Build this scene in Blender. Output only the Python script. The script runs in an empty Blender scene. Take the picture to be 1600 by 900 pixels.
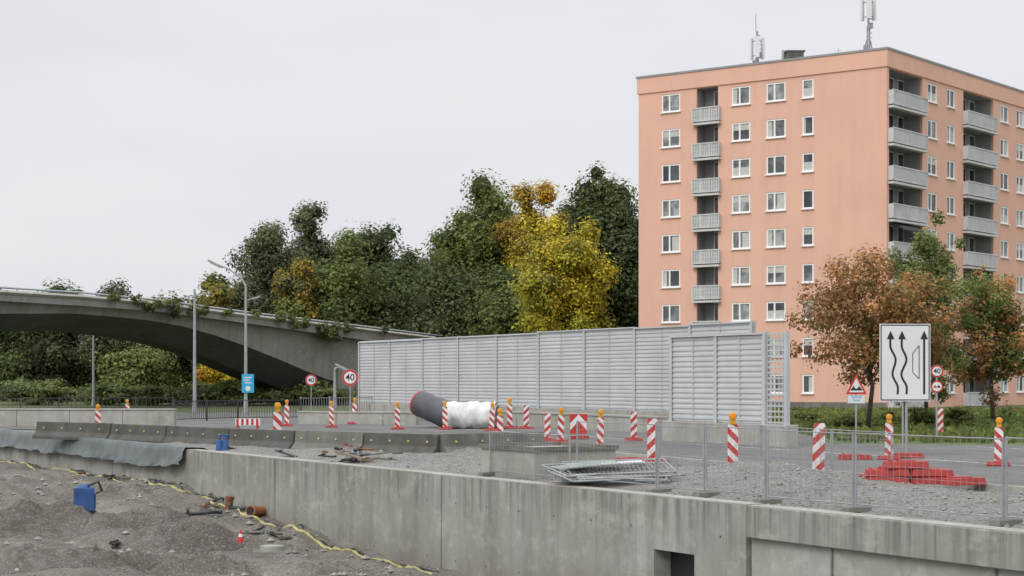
import bpy, math, random
import numpy as np
from mathutils import Vector, Matrix, noise as mn
random.seed(7)
S = bpy.context.scene
COL = S.collection
F = 2600.0; HZ = 595.0; H = 2.0
# ------------------------------------------------------------------ helpers
def G(u, v, z=0.0):
    """ground point surveyed from the photograph (real plan position at height z)"""
    D = (H - z) * F / (v - HZ)
    return ((u - 800) / F * D, D)
def zat(v, D): return H + (HZ - v) / F * D

def nt(name):
    m = bpy.data.materials.new(name); m.use_nodes = True
    t = m.node_tree; b = t.nodes['Principled BSDF']
    return m, t, b
def pos(t, kind='W'):
    if kind == 'W': return t.nodes.new('ShaderNodeNewGeometry').outputs['Position']
    return t.nodes.new('ShaderNodeTexCoord').outputs['Object']
def nz(t, vec, scale, detail=4, rough=0.6, stretch=None, rot=0.0):
    if stretch:
        mp = t.nodes.new('ShaderNodeMapping'); mp.inputs['Scale'].default_value = stretch
        if rot:
            m0 = t.nodes.new('ShaderNodeMapping'); m0.inputs['Rotation'].default_value = (0, 0, rot)
            t.links.new(vec, m0.inputs['Vector']); vec = m0.outputs[0]
        t.links.new(vec, mp.inputs['Vector']); vec = mp.outputs[0]
    n = t.nodes.new('ShaderNodeTexNoise'); n.inputs['Scale'].default_value = scale
    n.inputs['Detail'].default_value = detail; n.inputs['Roughness'].default_value = rough
    t.links.new(vec, n.inputs['Vector']); return n.outputs['Fac']
def mr(t, val, a, b, c, d):
    m = t.nodes.new('ShaderNodeMapRange')
    for i, x in zip((1, 2, 3, 4), (a, b, c, d)): m.inputs[i].default_value = x
    t.links.new(val, m.inputs[0]); return m.outputs[0]
def mix(t, fac, a, b, mode='MIX'):
    m = t.nodes.new('ShaderNodeMix'); m.data_type = 'RGBA'; m.blend_type = mode
    for sock, v in ((m.inputs[0], fac), (m.inputs[6], a), (m.inputs[7], b)):
        if isinstance(v, (int, float)): sock.default_value = v
        elif isinstance(v, tuple): sock.default_value = (v[0], v[1], v[2], 1)
        else: t.links.new(v, sock)
    return m.outputs[2]
def mathn(t, op, a, b=0.0):
    m = t.nodes.new('ShaderNodeMath'); m.operation = op
    for s, v in ((m.inputs[0], a), (m.inputs[1], b)):
        if isinstance(v, (int, float)): s.default_value = v
        else: t.links.new(v, s)
    return m.outputs[0]
def bump(t, b, h, strength=0.3, dist=0.02):
    n = t.nodes.new('ShaderNodeBump'); n.inputs['Strength'].default_value = strength
    n.inputs['Distance'].default_value = dist
    t.links.new(h, n.inputs['Height']); t.links.new(n.outputs[0], b.inputs['Normal'])
def simple(name, col, rough=0.7, metal=0.0, var=0.25, scale=3.0, kind='W', bs=0.0):
    m, t, b = nt(name)
    p = pos(t, kind); f = nz(t, p, scale)
    k = mr(t, f, 0.3, 0.7, 1 - var, 1 + var)
    cc = t.nodes.new('ShaderNodeVectorMath'); cc.operation = 'SCALE'
    cc.inputs[0].default_value = col; t.links.new(k, cc.inputs['Scale'])
    t.links.new(cc.outputs[0], b.inputs['Base Color'])
    b.inputs['Roughness'].default_value = rough; b.inputs['Metallic'].default_value = metal
    if bs: bump(t, b, nz(t, p, scale * 8), bs)
    return m
def concrete(name, col, stain=0.35, warm=(0.95, 0.9, 0.8), boards=False, bs=0.25):
    m, t, b = nt(name); p = pos(t)
    a = nz(t, p, 0.5, 6, 0.65); s = nz(t, p, 1.0, 5, 0.6, (2.2, 2.2, 0.25)); f = nz(t, p, 22, 4, 0.7)
    c = mix(t, mr(t, a, 0.35, 0.7, 0, 1), col, tuple(col[i] * warm[i] * 0.78 for i in range(3)))
    c = mix(t, mr(t, s, 0.46, 0.72, 0, stain), c, tuple(x * 0.38 for x in col))
    c = mix(t, mr(t, f, 0.35, 0.7, 0, 0.3), c, tuple(x * 0.6 for x in col))
    c = mix(t, mr(t, nz(t, p, 3.0, 4, 0.7), 0.52, 0.75, 0, 0.45), c, tuple(min(1, x * 1.45) for x in col))
    if boards:
        v = t.nodes.new('ShaderNodeVectorMath'); v.operation = 'DOT_PRODUCT'
        t.links.new(p, v.inputs[0]); v.inputs[1].default_value = (-.5237, .8519, 0)
        fr = mathn(t, 'FRACT', mathn(t, 'DIVIDE', v.outputs['Value'], 1.25))
        ln = mathn(t, 'LESS_THAN', fr, 0.016)
        c = mix(t, mathn(t, 'MULTIPLY', ln, 0.35), c, tuple(x * 0.4 for x in col))
        fl = mathn(t, 'FLOOR', mathn(t, 'DIVIDE', v.outputs['Value'], 1.25))
        wn = t.nodes.new('ShaderNodeTexWhiteNoise'); wn.noise_dimensions = '1D'; t.links.new(fl, wn.inputs['W'])
        c = mix(t, mathn(t, 'MULTIPLY', wn.outputs['Value'], 0.3), c, tuple(x * 0.55 for x in col))
        sp = t.nodes.new('ShaderNodeSeparateXYZ'); t.links.new(p, sp.inputs[0])
        st = nz(t, p, 1.0, 4, 0.7, (7, 7, 0.3))
        c = mix(t, mathn(t, 'MULTIPLY', mr(t, sp.outputs[2], -1.1, -0.03, 0, 0.9), mr(t, st, 0.47, 0.66, 0, 1)), c, tuple(x * 0.36 for x in col))
        # pale lime bloom patches
        c = mix(t, mr(t, nz(t, p, 0.9, 5, 0.7, (1, 1, 1.8)), 0.56, 0.7, 0, 0.45), c, tuple(min(1, x * 1.4) for x in col))
        c = mix(t, mathn(t, 'MULTIPLY', mr(t, sp.outputs[2], -1.95, -1.2, 0.65, 0), mr(t, a, 0.3, 0.6, 0.25, 1)), c, (0.17, 0.15, 0.125))
    t.links.new(c, b.inputs['Base Color']); b.inputs['Roughness'].default_value = 0.9
    bump(t, b, f, bs, 0.01)
    return m

class MB:
    def __init__(s): s.v = []; s.f = []; s.m = []
    def add(s, vs, fs, mi=0):
        o = len(s.v); s.v += [tuple(x) for x in vs]
        s.f += [tuple(i + o for i in f) for f in fs]; s.m += [mi] * len(fs)
    def box(s, c, d, mi=0, rz=0.0, taper=1.0, rot=None):
        hx, hy, hz = d[0] / 2, d[1] / 2, d[2] / 2; vs = []
        for z, k in ((-hz, 1.0), (hz, taper)):
            for x, y in ((-hx, -hy), (hx, -hy), (hx, hy), (-hx, hy)): vs.append(Vector((x * k, y * k, z)))
        R = rot if rot is not None else Matrix.Rotation(rz, 3, 'Z')
        s.add([R @ v + Vector(c) for v in vs], [(0, 3, 2, 1), (4, 5, 6, 7), (0, 1, 5, 4), (1, 2, 6, 5), (2, 3, 7, 6), (3, 0, 4, 7)], mi)
    def tube(s, pts, rad, n=8, mi=0, caps=True):
        pts = [Vector(p) for p in pts]
        if not hasattr(rad, '__len__'): rad = [rad] * len(pts)
        vs = []
        for i, p in enumerate(pts):
            d = (pts[min(i + 1, len(pts) - 1)] - pts[max(i - 1, 0)]).normalized()
            a = Vector((0, 0, 1)) if abs(d.z) < 0.9 else Vector((1, 0, 0))
            x = d.cross(a).normalized(); y = d.cross(x)
            for k in range(n):
                an = 2 * math.pi * k / n
                vs.append(p + (x * math.cos(an) + y * math.sin(an)) * rad[i])
        fs = []
        for i in range(len(pts) - 1):
            for k in range(n):
                fs.append((i * n + k, i * n + (k + 1) % n, (i + 1) * n + (k + 1) % n, (i + 1) * n + k))
        if caps: fs.append(tuple(range(n))[::-1]); fs.append(tuple(range((len(pts) - 1) * n, len(pts) * n)))
        s.add(vs, fs, mi)
    def poly(s, pts, mi=0): s.add(pts, [tuple(range(len(pts)))], mi)
    def prism(s, prof, y0, y1, mi=0):
        n = len(prof); vs = [(x, y0, z) for x, z in prof] + [(x, y1, z) for x, z in prof]
        fs = [tuple(range(n)), tuple(range(2 * n - 1, n - 1, -1))]
        fs += [(i, i + n, (i + 1) % n + n, (i + 1) % n) for i in range(n)]
        s.add(vs, fs, mi)
    def strip(s, pts, w, y, mi=0):
        """flat ribbon in the XZ plane"""
        vs = []
        for i, p in enumerate(pts):
            a = Vector(pts[max(i - 1, 0)]); b = Vector(pts[min(i + 1, len(pts) - 1)])
            d = (b - a).normalized(); nn = Vector((-d.y, d.x)) * w / 2
            vs += [(p[0] + nn.x, y, p[1] + nn.y), (p[0] - nn.x, y, p[1] - nn.y)]
        s.add(vs, [(2 * i, 2 * i + 1, 2 * i + 3, 2 * i + 2) for i in range(len(pts) - 1)], mi)
    def mesh(s, name, mats, smooth=False):
        me = bpy.data.meshes.new(name); me.from_pydata(s.v, [], s.f)
        for m in (mats if isinstance(mats, (list, tuple)) else [mats]): me.materials.append(m)
        me.polygons.foreach_set('material_index', s.m)
        if smooth: me.polygons.foreach_set('use_smooth', [True] * len(s.f))
        me.update(); return me
    def obj(s, name, mats, parent=None, loc=(0, 0, 0), rz=0.0, smooth=False, bevel=0.0):
        return mkobj(name, s.mesh(name, mats, smooth), parent, loc, rz, bevel)
def mkobj(name, me, parent=None, loc=(0, 0, 0), rz=0.0, bevel=0.0):
    o = bpy.data.objects.new(name, me); COL.objects.link(o)
    o.location = loc; o.rotation_euler = (0, 0, rz)
    if parent: o.parent = parent
    if bevel:
        b = o.modifiers.new('bevel', 'BEVEL'); b.width = bevel; b.segments = 2; b.limit_method = 'ANGLE'
    return o
def tag(o, label, cat, group=None):
    o['label'] = label; o['category'] = cat
    if group: o['group'] = group
    return o
def root(name, label, cat, loc, rz=0.0, group=None):
    o = mkobj(name, None, None, loc, rz); o.empty_display_size = 0.3
    return tag(o, label, cat, group)
def struct(o): o['kind'] = 'structure'; return o
def copy_thing(r, loc, rz=0.0, sc=1.0, label=None):
    def rec(o, par):
        c = o.copy(); COL.objects.link(c)
        if par: c.parent = par
        for ch in o.children: rec(ch, c)
        return c
    c = rec(r, None); c.location = loc; c.rotation_euler = (0, 0, rz); c.scale = (sc, sc, sc)
    if label: c['label'] = label
    return c
def text_mesh(name, body, size, mat, parent, loc, rot=(math.pi / 2, 0, 0)):
    cu = bpy.data.curves.new(name, 'FONT'); cu.body = body; cu.size = size
    cu.align_x = 'CENTER'; cu.align_y = 'CENTER'; cu.offset = size * 0.015
    o = bpy.data.objects.new(name, cu); COL.objects.link(o)
    bpy.context.view_layer.update()
    me = bpy.data.meshes.new_from_object(o.evaluated_get(bpy.context.evaluated_depsgraph_get()))
    bpy.data.objects.remove(o)
    me.materials.clear(); me.materials.append(mat)
    q = mkobj(name, me, parent, loc); q.rotation_euler = rot; return q

# ------------------------------------------------------------------ world, sun, camera
w = bpy.data.worlds.new('World'); S.world = w; w.use_nodes = True
t = w.node_tree; bg = t.nodes['Background']
sky = t.nodes.new('ShaderNodeTexSky'); sky.sky_type = 'NISHITA'; sky.sun_disc = False
SE, SA = math.radians(42), math.radians(215)
sky.sun_elevation = SE; sky.sun_rotation = SA
sky.air_density = 1.0; sky.dust_density = 4.0
tc = t.nodes.new('ShaderNodeTexCoord')
cl = nz(t, tc.outputs['Generated'], 2.2, 5, 0.55, (1, 1, 4.0))
cloud = mix(t, mr(t, cl, 0.32, 0.68, 0, 1), (7.6, 7.8, 8.25), (8.5, 8.55, 8.85))
sp = t.nodes.new('ShaderNodeSeparateXYZ'); t.links.new(tc.outputs['Generated'], sp.inputs[0])
zen = mr(t, sp.outputs[2], 0.3, 0.95, 1.0, 2.0)      # overcast sky is brighter overhead
vs_ = t.nodes.new('ShaderNodeVectorMath'); vs_.operation = 'SCALE'; t.links.new(cloud, vs_.inputs[0]); t.links.new(zen, vs_.inputs['Scale'])
out = mix(t, 0.95, sky.outputs[0], vs_.outputs[0])
t.links.new(out, bg.inputs['Color']); bg.inputs['Strength'].default_value = 0.1
sl = bpy.data.lights.new('sun', 'SUN'); sl.energy = 1.4; sl.angle = math.radians(30); sl.color = (1, 0.97, 0.92)
so = bpy.data.objects.new('sun', sl); COL.objects.link(so)
sd = Vector((math.sin(SA) * math.cos(SE), math.cos(SA) * math.cos(SE), math.sin(SE)))
so.rotation_euler = (-sd).to_track_quat('-Z', 'Y').to_euler(); so.location = (0, 0, 60)
cd = bpy.data.cameras.new('camera'); cam = bpy.data.objects.new('camera', cd); COL.objects.link(cam)
cam.location = (0, 0, H); cam.rotation_euler = (math.pi / 2, 0, 0)
cd.sensor_width = 36; cd.lens = 36 * F / 1600; cd.shift_y = (HZ - 450) / 1600
cd.clip_end = 6000; cd.clip_start = 0.2
S.camera = cam
S.view_settings.view_transform = 'Standard'; S.view_settings.look = 'None'; S.view_settings.exposure = 0

# ------------------------------------------------------------------ materials
M_conc = concrete('wall_concrete', (0.38, 0.38, 0.35), 0.6, boards=True)
M_conc2 = concrete('pale_concrete', (0.42, 0.42, 0.39), 0.35)
M_concd = concrete('dirty_concrete', (0.2, 0.197, 0.18), 0.7)
M_barr = concrete('dark_barrier_concrete', (0.11, 0.108, 0.098), 0.7)  # dark grey body concrete; a paler strip lies along each top
M_bridge = concrete('bridge_concrete', (0.31, 0.31, 0.3), 0.45)
M_bridge_shade = concrete('bridge_concrete_shaded', (0.11, 0.11, 0.11), 0.5)  # darker copy of the bridge concrete, paints shade on the undersides
M_steel = simple('galvanised_steel', (0.36, 0.38, 0.39), 0.5, 0.4, 0.15, 4)
M_fence = simple('fence_steel', (0.32, 0.33, 0.34), 0.55, 0.3, 0.2, 4)
M_steeld = simple('dark_steel', (0.06, 0.065, 0.07), 0.5, 0.3, 0.2, 4)
M_black = simple('black_paint', (0.02, 0.02, 0.022), 0.5, 0, 0.1)
M_white = simple('white_plastic', (0.7, 0.7, 0.69), 0.5, 0, 0.08, 2)
M_signw = simple('sign_white', (0.7, 0.72, 0.73), 0.4, 0, 0.04, 1)
M_red = simple('red_paint', (0.5, 0.035, 0.03), 0.5, 0, 0.15, 4)
M_rubber = simple('red_rubber', (0.38, 0.045, 0.04), 0.7, 0, 0.25, 5, bs=0.1)
M_yel = simple('amber_plastic', (0.62, 0.3, 0.02), 0.4, 0, 0.1, 3)
M_amber = simple('amber_lens', (0.75, 0.3, 0.02), 0.2, 0, 0.1, 30)
M_blue = simple('blue_plastic', (0.03, 0.09, 0.26), 0.5, 0, 0.2, 3)
M_bluesign = simple('light_blue_sign', (0.04, 0.36, 0.6), 0.4, 0, 0.1, 2)
M_tarp = simple('grey_tarpaulin', (0.105, 0.125, 0.125), 0.45, 0, 0.35, 1.2, bs=0.2)
M_rust = simple('rusty_iron', (0.2, 0.08, 0.035), 0.85, 0.1, 0.4, 6)
M_orange = simple('orange_plastic_pipe', (0.36, 0.13, 0.045), 0.55, 0, 0.2, 4)
M_yfab = simple('yellow_fabric', (0.4, 0.37, 0.15), 0.8, 0, 0.5, 2)
M_wrap = simple('white_wrap', (0.66, 0.67, 0.66), 0.5, 0, 0.2, 2.5, bs=0.4)
M_dpipe = simple('dark_grey_pipe', (0.075, 0.08, 0.09), 0.4, 0, 0.2, 1.5)
M_sheet = simple('grey_green_sheet', (0.27, 0.3, 0.27), 0.5, 0, 0.25, 3)
M_wood = simple('weathered_board', (0.2, 0.16, 0.12), 0.85, 0, 0.3, 5)
M_bark = simple('bark', (0.085, 0.07, 0.055), 0.95, 0, 0.35, 6, bs=0.5)
M_refl = simple('pale_reflector', (0.6, 0.52, 0.25), 0.3, 0, 0.1)
def render_mat():
    m, t, b = nt('salmon_render'); p = pos(t)
    c = mix(t, mr(t, nz(t, p, 0.25, 5), 0.3, 0.7, 0, 1), (0.79, 0.47, 0.355), (0.735, 0.435, 0.33))
    c = mix(t, mr(t, nz(t, p, 0.8, 4, 0.6, (2, 2, 0.12)), 0.48, 0.8, 0, 0.35), c, (0.6, 0.36, 0.28))
    c = mix(t, mr(t, nz(t, p, 9, 3), 0.4, 0.7, 0, 0.12), c, (0.55, 0.34, 0.26))
    t.links.new(c, b.inputs['Base Color']); b.inputs['Roughness'].default_value = 0.95
    bump(t, b, nz(t, p, 30), 0.15, 0.01); return m
M_salmon = render_mat()
M_frame = simple('white_window_frame', (0.85, 0.85, 0.85), 0.4, 0, 0.03)
M_log = simple('loggia_paint', (0.34, 0.34, 0.34), 0.8, 0, 0.12, 1)
M_balc = simple('balcony_panel_grey', (0.56, 0.57, 0.57), 0.7, 0, 0.1, 1)
M_roofedge = simple('roof_edge_metal', (0.3, 0.3, 0.31), 0.5, 0.4, 0.1, 1)
def glass(name, a, c, sc):
    m, t, b = nt(name); p = pos(t)
    f = nz(t, p, sc, 2)
    t.links.new(mix(t, mr(t, f, 0.42, 0.58, 0, 1), a, c), b.inputs['Base Color'])
    b.inputs['Roughness'].default_value = 0.08; b.inputs['Specular IOR Level'].default_value = 0.6
    return m
M_glass = [glass('window_glass_dark', (0.03, 0.035, 0.04), (0.09, 0.095, 0.1), 0.6),
           glass('window_glass_curtain', (0.13, 0.135, 0.135), (0.38, 0.39, 0.38), 0.8),
           glass('window_glass_mid', (0.08, 0.09, 0.095), (0.22, 0.23, 0.23), 0.9)]
M_curt = simple('curtain', (0.52, 0.52, 0.49), 0.9, 0, 0.15, 5)
M_alu = simple('noise_panel_aluminium', (0.52, 0.54, 0.55), 0.55, 0.05, 0.09, 0.7)
M_alup = simple('noise_post_steel', (0.5, 0.52, 0.53), 0.5, 0.1, 0.08, 1)
def stripes(name, sgn):
    m, t, b = nt(name); p = pos(t, 'O')
    sp = t.nodes.new('ShaderNodeSeparateXYZ'); t.links.new(p, sp.inputs[0])
    a = mathn(t, 'ADD', mathn(t, 'MULTIPLY', sp.outputs[0], sgn), sp.outputs[2])
    fr = mathn(t, 'FRACT', mathn(t, 'DIVIDE', mathn(t, 'ADD', a, 5.0), 0.34))
    c = mix(t, mathn(t, 'LESS_THAN', fr, 0.5), (0.74, 0.74, 0.73), (0.5, 0.035, 0.03))
    c = mix(t, mr(t, nz(t, pos(t), 6, 5), 0.45, 0.8, 0, 0.55), c, (0.25, 0.22, 0.2))
    t.links.new(c, b.inputs['Base Color']); b.inputs['Roughness'].default_value = 0.45
    return m
M_strR = stripes('red_white_stripes', 1.0); M_strL = stripes('red_white_stripes_mirrored', -1.0)

def ground_mat(name='gravel_ground', dark=0.82):
    m, t, b = nt(name); p = pos(t)
    sp = t.nodes.new('ShaderNodeSeparateXYZ'); t.links.new(p, sp.inputs[0])
    big = nz(t, p, 0.35, 6, 0.65); md = nz(t, p, 2.5, 5, 0.7); fine = nz(t, p, 20, 5, 0.8); damp = nz(t, p, 0.22, 5, 0.6)
    trk = nz(t, p, 1.0, 4, 0.6, (2.0, .22, 1), math.radians(-31))
    vo = t.nodes.new('ShaderNodeTexVoronoi'); vo.inputs['Scale'].default_value = 26; t.links.new(p, vo.inputs['Vector'])
    cell = t.nodes.new('ShaderNodeSeparateColor'); t.links.new(vo.outputs['Color'], cell.inputs[0])
    sc = lambda c: tuple(x * dark for x in c)
    pit = mix(t, mr(t, big, 0.35, 0.65, 0, 1), sc((0.15, 0.128, 0.1)), sc((0.27, 0.245, 0.21)))
    pit = mix(t, mr(t, trk, 0.42, 0.62, 0, 0.7), pit, sc((0.34, 0.32, 0.285)))
    pit = mix(t, mr(t, damp, 0.46, 0.62, 0, 0.6), pit, sc((0.115, 0.098, 0.078)))
    up = mix(t, mr(t, big, 0.35, 0.65, 0, 1), (0.25, 0.24, 0.22), (0.33, 0.32, 0.295))
    isup = mr(t, sp.outputs[2], -0.7, -0.3, 0, 1)
    c = mix(t, isup, pit, up)
    c = mix(t, mr(t, md, 0.48, 0.7, 0, 0.5), c, sc((0.12, 0.1, 0.08)))
    c = mix(t, mr(t, fine, 0.42, 0.75, 0, 0.6), c, (0.08, 0.07, 0.06))
    c = mix(t, mr(t, fine, 0.42, 0.25, 0, 0.4), c, (0.4, 0.38, 0.35))
    amt = mr(t, isup, 0, 1, 0.4, .8)
    c = mix(t, mathn(t, 'MULTIPLY', amt, mr(t, cell.outputs[0], 0.0, 1, 0.45, 0)), c, (0.1, 0.095, 0.085))
    c = mix(t, mathn(t, 'MULTIPLY', amt, mr(t, cell.outputs[1], 0.75, 1, 0, 0.7)), c, (0.5, 0.49, 0.46))
    gr = mix(t, mr(t, md, 0.3, 0.7, 0, 1), (0.06, 0.085, 0.03), (0.12, 0.14, 0.05))
    c = mix(t, mr(t, sp.outputs[1], 103, 106, 0, 1), c, gr)
    t.links.new(c, b.inputs['Base Color']); b.inputs['Roughness'].default_value = 0.95
    bump(t, b, mathn(t, 'ADD', vo.outputs['Distance'], mathn(t, 'ADD', md, fine)), 0.6, 0.05)
    return m
M_ground = ground_mat(); M_heap = ground_mat('heap_soil', 0.66)
def asphalt_mat():
    m, t, b = nt('asphalt'); p = pos(t)
    c = mix(t, mr(t, nz(t, p, 0.3, 5), 0.35, 0.65, 0, 1), (0.10, 0.10, 0.1), (0.16, 0.157, 0.15))
    c = mix(t, mr(t, nz(t, p, 1.0, 4, 0.7, (2.5, .2, 1), math.radians(-27)), 0.48, 0.66, 0, 0.7), c, (0.22, 0.21, 0.195))
    c = mix(t, mr(t, nz(t, p, 1.2, 5, 0.7), 0.5, 0.75, 0, 0.6), c, (0.25, 0.235, 0.21))
    c = mix(t, mr(t, nz(t, p, 40, 3), 0.4, 0.7, 0, 0.4), c, (0.07, 0.07, 0.07))
    t.links.new(c, b.inputs['Base Color']); b.inputs['Roughness'].default_value = 0.85
    bump(t, b, nz(t, p, 60), 0.3, 0.01); return m
M_asph = asphalt_mat()
M_line = simple('road_paint_white', (0.5, 0.5, 0.48), 0.7, 0, 0.4, 4)
M_grass = simple('grass', (0.1, 0.135, 0.045), 0.95, 0, 0.45, 1.5)
M_stone = simple('loose_stones', (0.28, 0.265, 0.24), 0.9, 0, 0.45, 2.0)
def leaf_mat():
    m, t, b = nt('foliage'); a = t.nodes.new('ShaderNodeAttribute'); a.attribute_name = 'leafcol'
    t.links.new(a.outputs['Color'], b.inputs['Base Color']); b.inputs['Roughness'].default_value = 0.65
    b.inputs['Specular IOR Level'].default_value = 0.2
    tr = t.nodes.new('ShaderNodeBsdfTranslucent'); t.links.new(a.outputs['Color'], tr.inputs['Color'])
    mx = t.nodes.new('ShaderNodeMixShader'); mx.inputs[0].default_value = 0.38
    t.links.new(b.outputs[0], mx.inputs[1]); t.links.new(tr.outputs[0], mx.inputs[2])
    t.links.new(mx.outputs[0], t.nodes['Material Output'].inputs['Surface']); return m
M_leaf = leaf_mat()

# ------------------------------------------------------------------ wall coordinates
P0 = Vector((5.95, 23.1)); DV = Vector((-.5237, .8519)); NV = Vector((.8519, .5237))
WR = math.atan2(DV.y, DV.x)
def sn(s, n): p = P0 + DV * s + NV * n; return p.x, p.y
def tosn(x, y): r = Vector((x, y)) - P0; return r.dot(DV), r.dot(NV)
def lerpt(x, xs, ys): return float(np.interp(x, xs, ys))
PZ = ([36, 39, 45, 48, 56, 62], [-2.0, -1.85, -1.35, -1.05, -1.12, -1.1])
def zpit(x, y, s=0):
    z = lerpt(y, *PZ)
    z += .16 * mn.noise((x * .45, y * .45, 0)) + .1 * mn.noise((x * 1.5, y * 1.5, 3)) + .035 * mn.noise((x * 5, y * 5, 1))
    s_, n_ = tosn(x, y); wob = .5 * mn.noise((s_ * .2, 0, 7))
    z -= .13 * max(0, 1 - abs(n_ + 3.4 + wob) / .45) + .13 * max(0, 1 - abs(n_ + 5.4 + wob) / .45)
    z += .09 * max(0, 1 - abs(n_ + 4.4 + wob) / .4)
    return z
def zup(x, y):
    s, n = tosn(x, y)
    lim = 6.0 if s < 18 else 7.3
    k = max(0, min(1, (n - .4) / .8)) * max(0, min(1, (lim - n) / 1.2))
    if s > 40: k *= max(0, 1 - (s - 40) / 5)
    b = .10 + .10 * mn.noise((x * .5, y * .5, 5)) + .05 * mn.noise((x * 2.2, y * 2.2, 2))
    if s < 11: b += .2 * max(0, 1 - abs(n - 3.6) / 2.6) * min(1, max(0, (s - 4.5) / 2))
    return -.03 + k * max(b, 0)
ss = [-3000, -1000, -300, -100, -50, -28] + list(np.arange(-20, 14, .35)) + list(np.arange(14, 62, .2)) + [70, 90, 130, 250, 600, 1500, 3500]
nn_ = [-3000, -800, -200, -80, -40] + list(np.arange(-25, -.05, .2)) + [0.05, 0.368, 0.378] + list(np.arange(.5, 12, .35)) + [16, 25, 40, 80, 110, 150, 300, 800, 3500]
V = []
for s in ss:
    for n in nn_:
        x, y = sn(s, n)
        if n <= .37:
            z = zpit(x, y) if (-28 < s < 62 and n > -45) else lerpt(y, *PZ)
            if s > 62: z = z * max(0, 1 - (s - 62) / 30)
        else: z = zup(x, y)
        V.append((x, y, z))
nn = len(nn_)
Fc = [(i * nn + j, (i + 1) * nn + j, (i + 1) * nn + j + 1, i * nn + j + 1) for i in range(len(ss) - 1) for j in range(nn - 1)]
me = bpy.data.meshes.new('ground'); me.from_pydata(V, [], [f[::-1] for f in Fc]); me.materials.append(M_ground)
me.polygons.foreach_set('use_smooth', [True] * len(Fc)); me.update()
struct(mkobj('ground', me))
def gp(u, v):
    D = 40.0
    for _ in range(40):
        X = (u - 800) / F * D; D = .5 * D + .5 * (H - zpit(X, D)) * F / (v - HZ)
    X = (u - 800) / F * D; return X, D, zpit(X, D)
def heap(X, D, r_, h_, label, mat=M_heap, el=1.0, rz=0.0, zf=zpit, sd=0):
    b = MB(); R, K = 26, 56; vs = [(0, 0, h_)]
    z0 = zf(X, D)
    for i in range(1, R + 1):
        q = i / R
        for k in range(K):
            a = 2 * math.pi * k / K
            rr_ = r_ * q * (1 + .3 * mn.noise((math.cos(a) * 1.6 + sd, math.sin(a) * 1.6, sd)))
            x_ = rr_ * math.cos(a) * el; y_ = rr_ * math.sin(a)
            wx_ = X + x_ * math.cos(rz) - y_ * math.sin(rz); wy_ = D + x_ * math.sin(rz) + y_ * math.cos(rz)
            pr_ = max(0, (1 - q)) ** .95 * (1 - .25 * math.exp(-(q * 6) ** 2))
            zz = h_ * pr_ + (.3 * h_ * mn.noise((x_ * 1.8, y_ * 1.8, sd + 3)) + .06 * mn.noise((x_ * 5, y_ * 5, sd)) + .04 * mn.noise((x_ * 13, y_ * 13, sd))) * min(1, (1 - q) * 4)
            zz += (zf(wx_, wy_) - z0) - (.04 if i == R else 0)
            vs.append((x_, y_, zz))
    fs = [(0, 1 + k, 1 + (k + 1) % K) for k in range(K)]
    for i in range(R - 1):
        for k in range(K): fs.append((1 + i * K + k, 1 + (i + 1) * K + k, 1 + (i + 1) * K + (k + 1) % K, 1 + i * K + (k + 1) % K))
    b.add(vs, fs); o = b.obj('gravel_heap', mat, None, (X, D, z0), rz, smooth=False); return tag(o, label, 'heap', 'heaps of soil and gravel')
for u, v, r_, h_, el, lb in ((285, 866, 1.4, .72, 1.05, 'dark brown heap of soil and gravel in the excavation'), (208, 826, 1.3, .58, 1.3, 'brown heap of soil and gravel in the excavation'),
                             (150, 885, 1.3, .5, 1.2, 'low brown heap of gravel in the excavation'), (345, 892, .9, .3, 1.4, 'low flat heap of gravel in the excavation'),
                             (60, 830, 1.7, .7, 1.2, 'brown heap of soil and gravel in the excavation'), (165, 775, 1.0, .28, 1.6, 'low flat heap of gravel in the excavation'), (500, 893, .9, .2, 1.4, 'low flat heap of gravel in the excavation'), (40, 885, 1.5, .5, 1.3, 'low brown heap of gravel in the excavation')):
    X, D, z = gp(u, v); heap(X, D, r_, h_, lb, M_heap if h_ > .3 else M_ground, el, .3, sd=u)
for s_, n_, r_, h_ in ((14.5, 3.2, 1.3, .3), (8.5, 4.4, 1.3, .22), (18.5, 4.0, 1.2, .3)):
    x, y = sn(s_, n_); heap(x, y, r_, h_, 'low heap of pale grey gravel behind the wall', M_ground, 1.3, 2.1, zup, int(s_))
def sheet(name, pts, z, mat):
    b = MB(); b.poly([(x, y, z) for x, y in pts]); return struct(b.obj(name, mat))
near = [(19.3, 7.5), (8.27, 32.1), (2.73, 44.4), (-3, 57), (-25, 72)]
sheet('road', near + [(-70, 88), (-70, 110), (-12, 104), (-8, 97), (6.9, 70.9), (11, 63.5), (10.2, 53), (13.4, 52), (22, 50), (50, 42), (50, 7.5)], 0.0, M_asph)
sheet('grass_verge', [(10.4, 53.2), (13.4, 52.2), (22, 50.2), (60, 39.5), (60, 121), (20, 121), (12, 90), (11, 64)], -0.012, M_grass)
def ribbon(name, pts, w, z, mat, h=0.0, off=0.0):
    b = MB(); L = []; R = []
    for i, p in enumerate(pts):
        a = Vector(pts[max(i - 1, 0)]); c = Vector(pts[min(i + 1, len(pts) - 1)]); d = (c - a).normalized(); q = Vector((-d.y, d.x))
        L.append(Vector(p) + q * (off + w / 2)); R.append(Vector(p) + q * (off - w / 2))
    n = len(pts); vs = [(p.x, p.y, z + h) for p in L] + [(p.x, p.y, z + h) for p in R]
    fs = [(i, i + 1, n + i + 1, n + i) for i in range(n - 1)]
    if h:
        vs += [(p.x, p.y, z - .05) for p in L] + [(p.x, p.y, z - .05) for p in R]
        fs += [(i, 2 * n + i, 2 * n + i + 1, i + 1) for i in range(n - 1)] + [(n + i, n + i + 1, 3 * n + i + 1, 3 * n + i) for i in range(n - 1)]
    b.add(vs, fs); return b.obj(name, mat)
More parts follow.
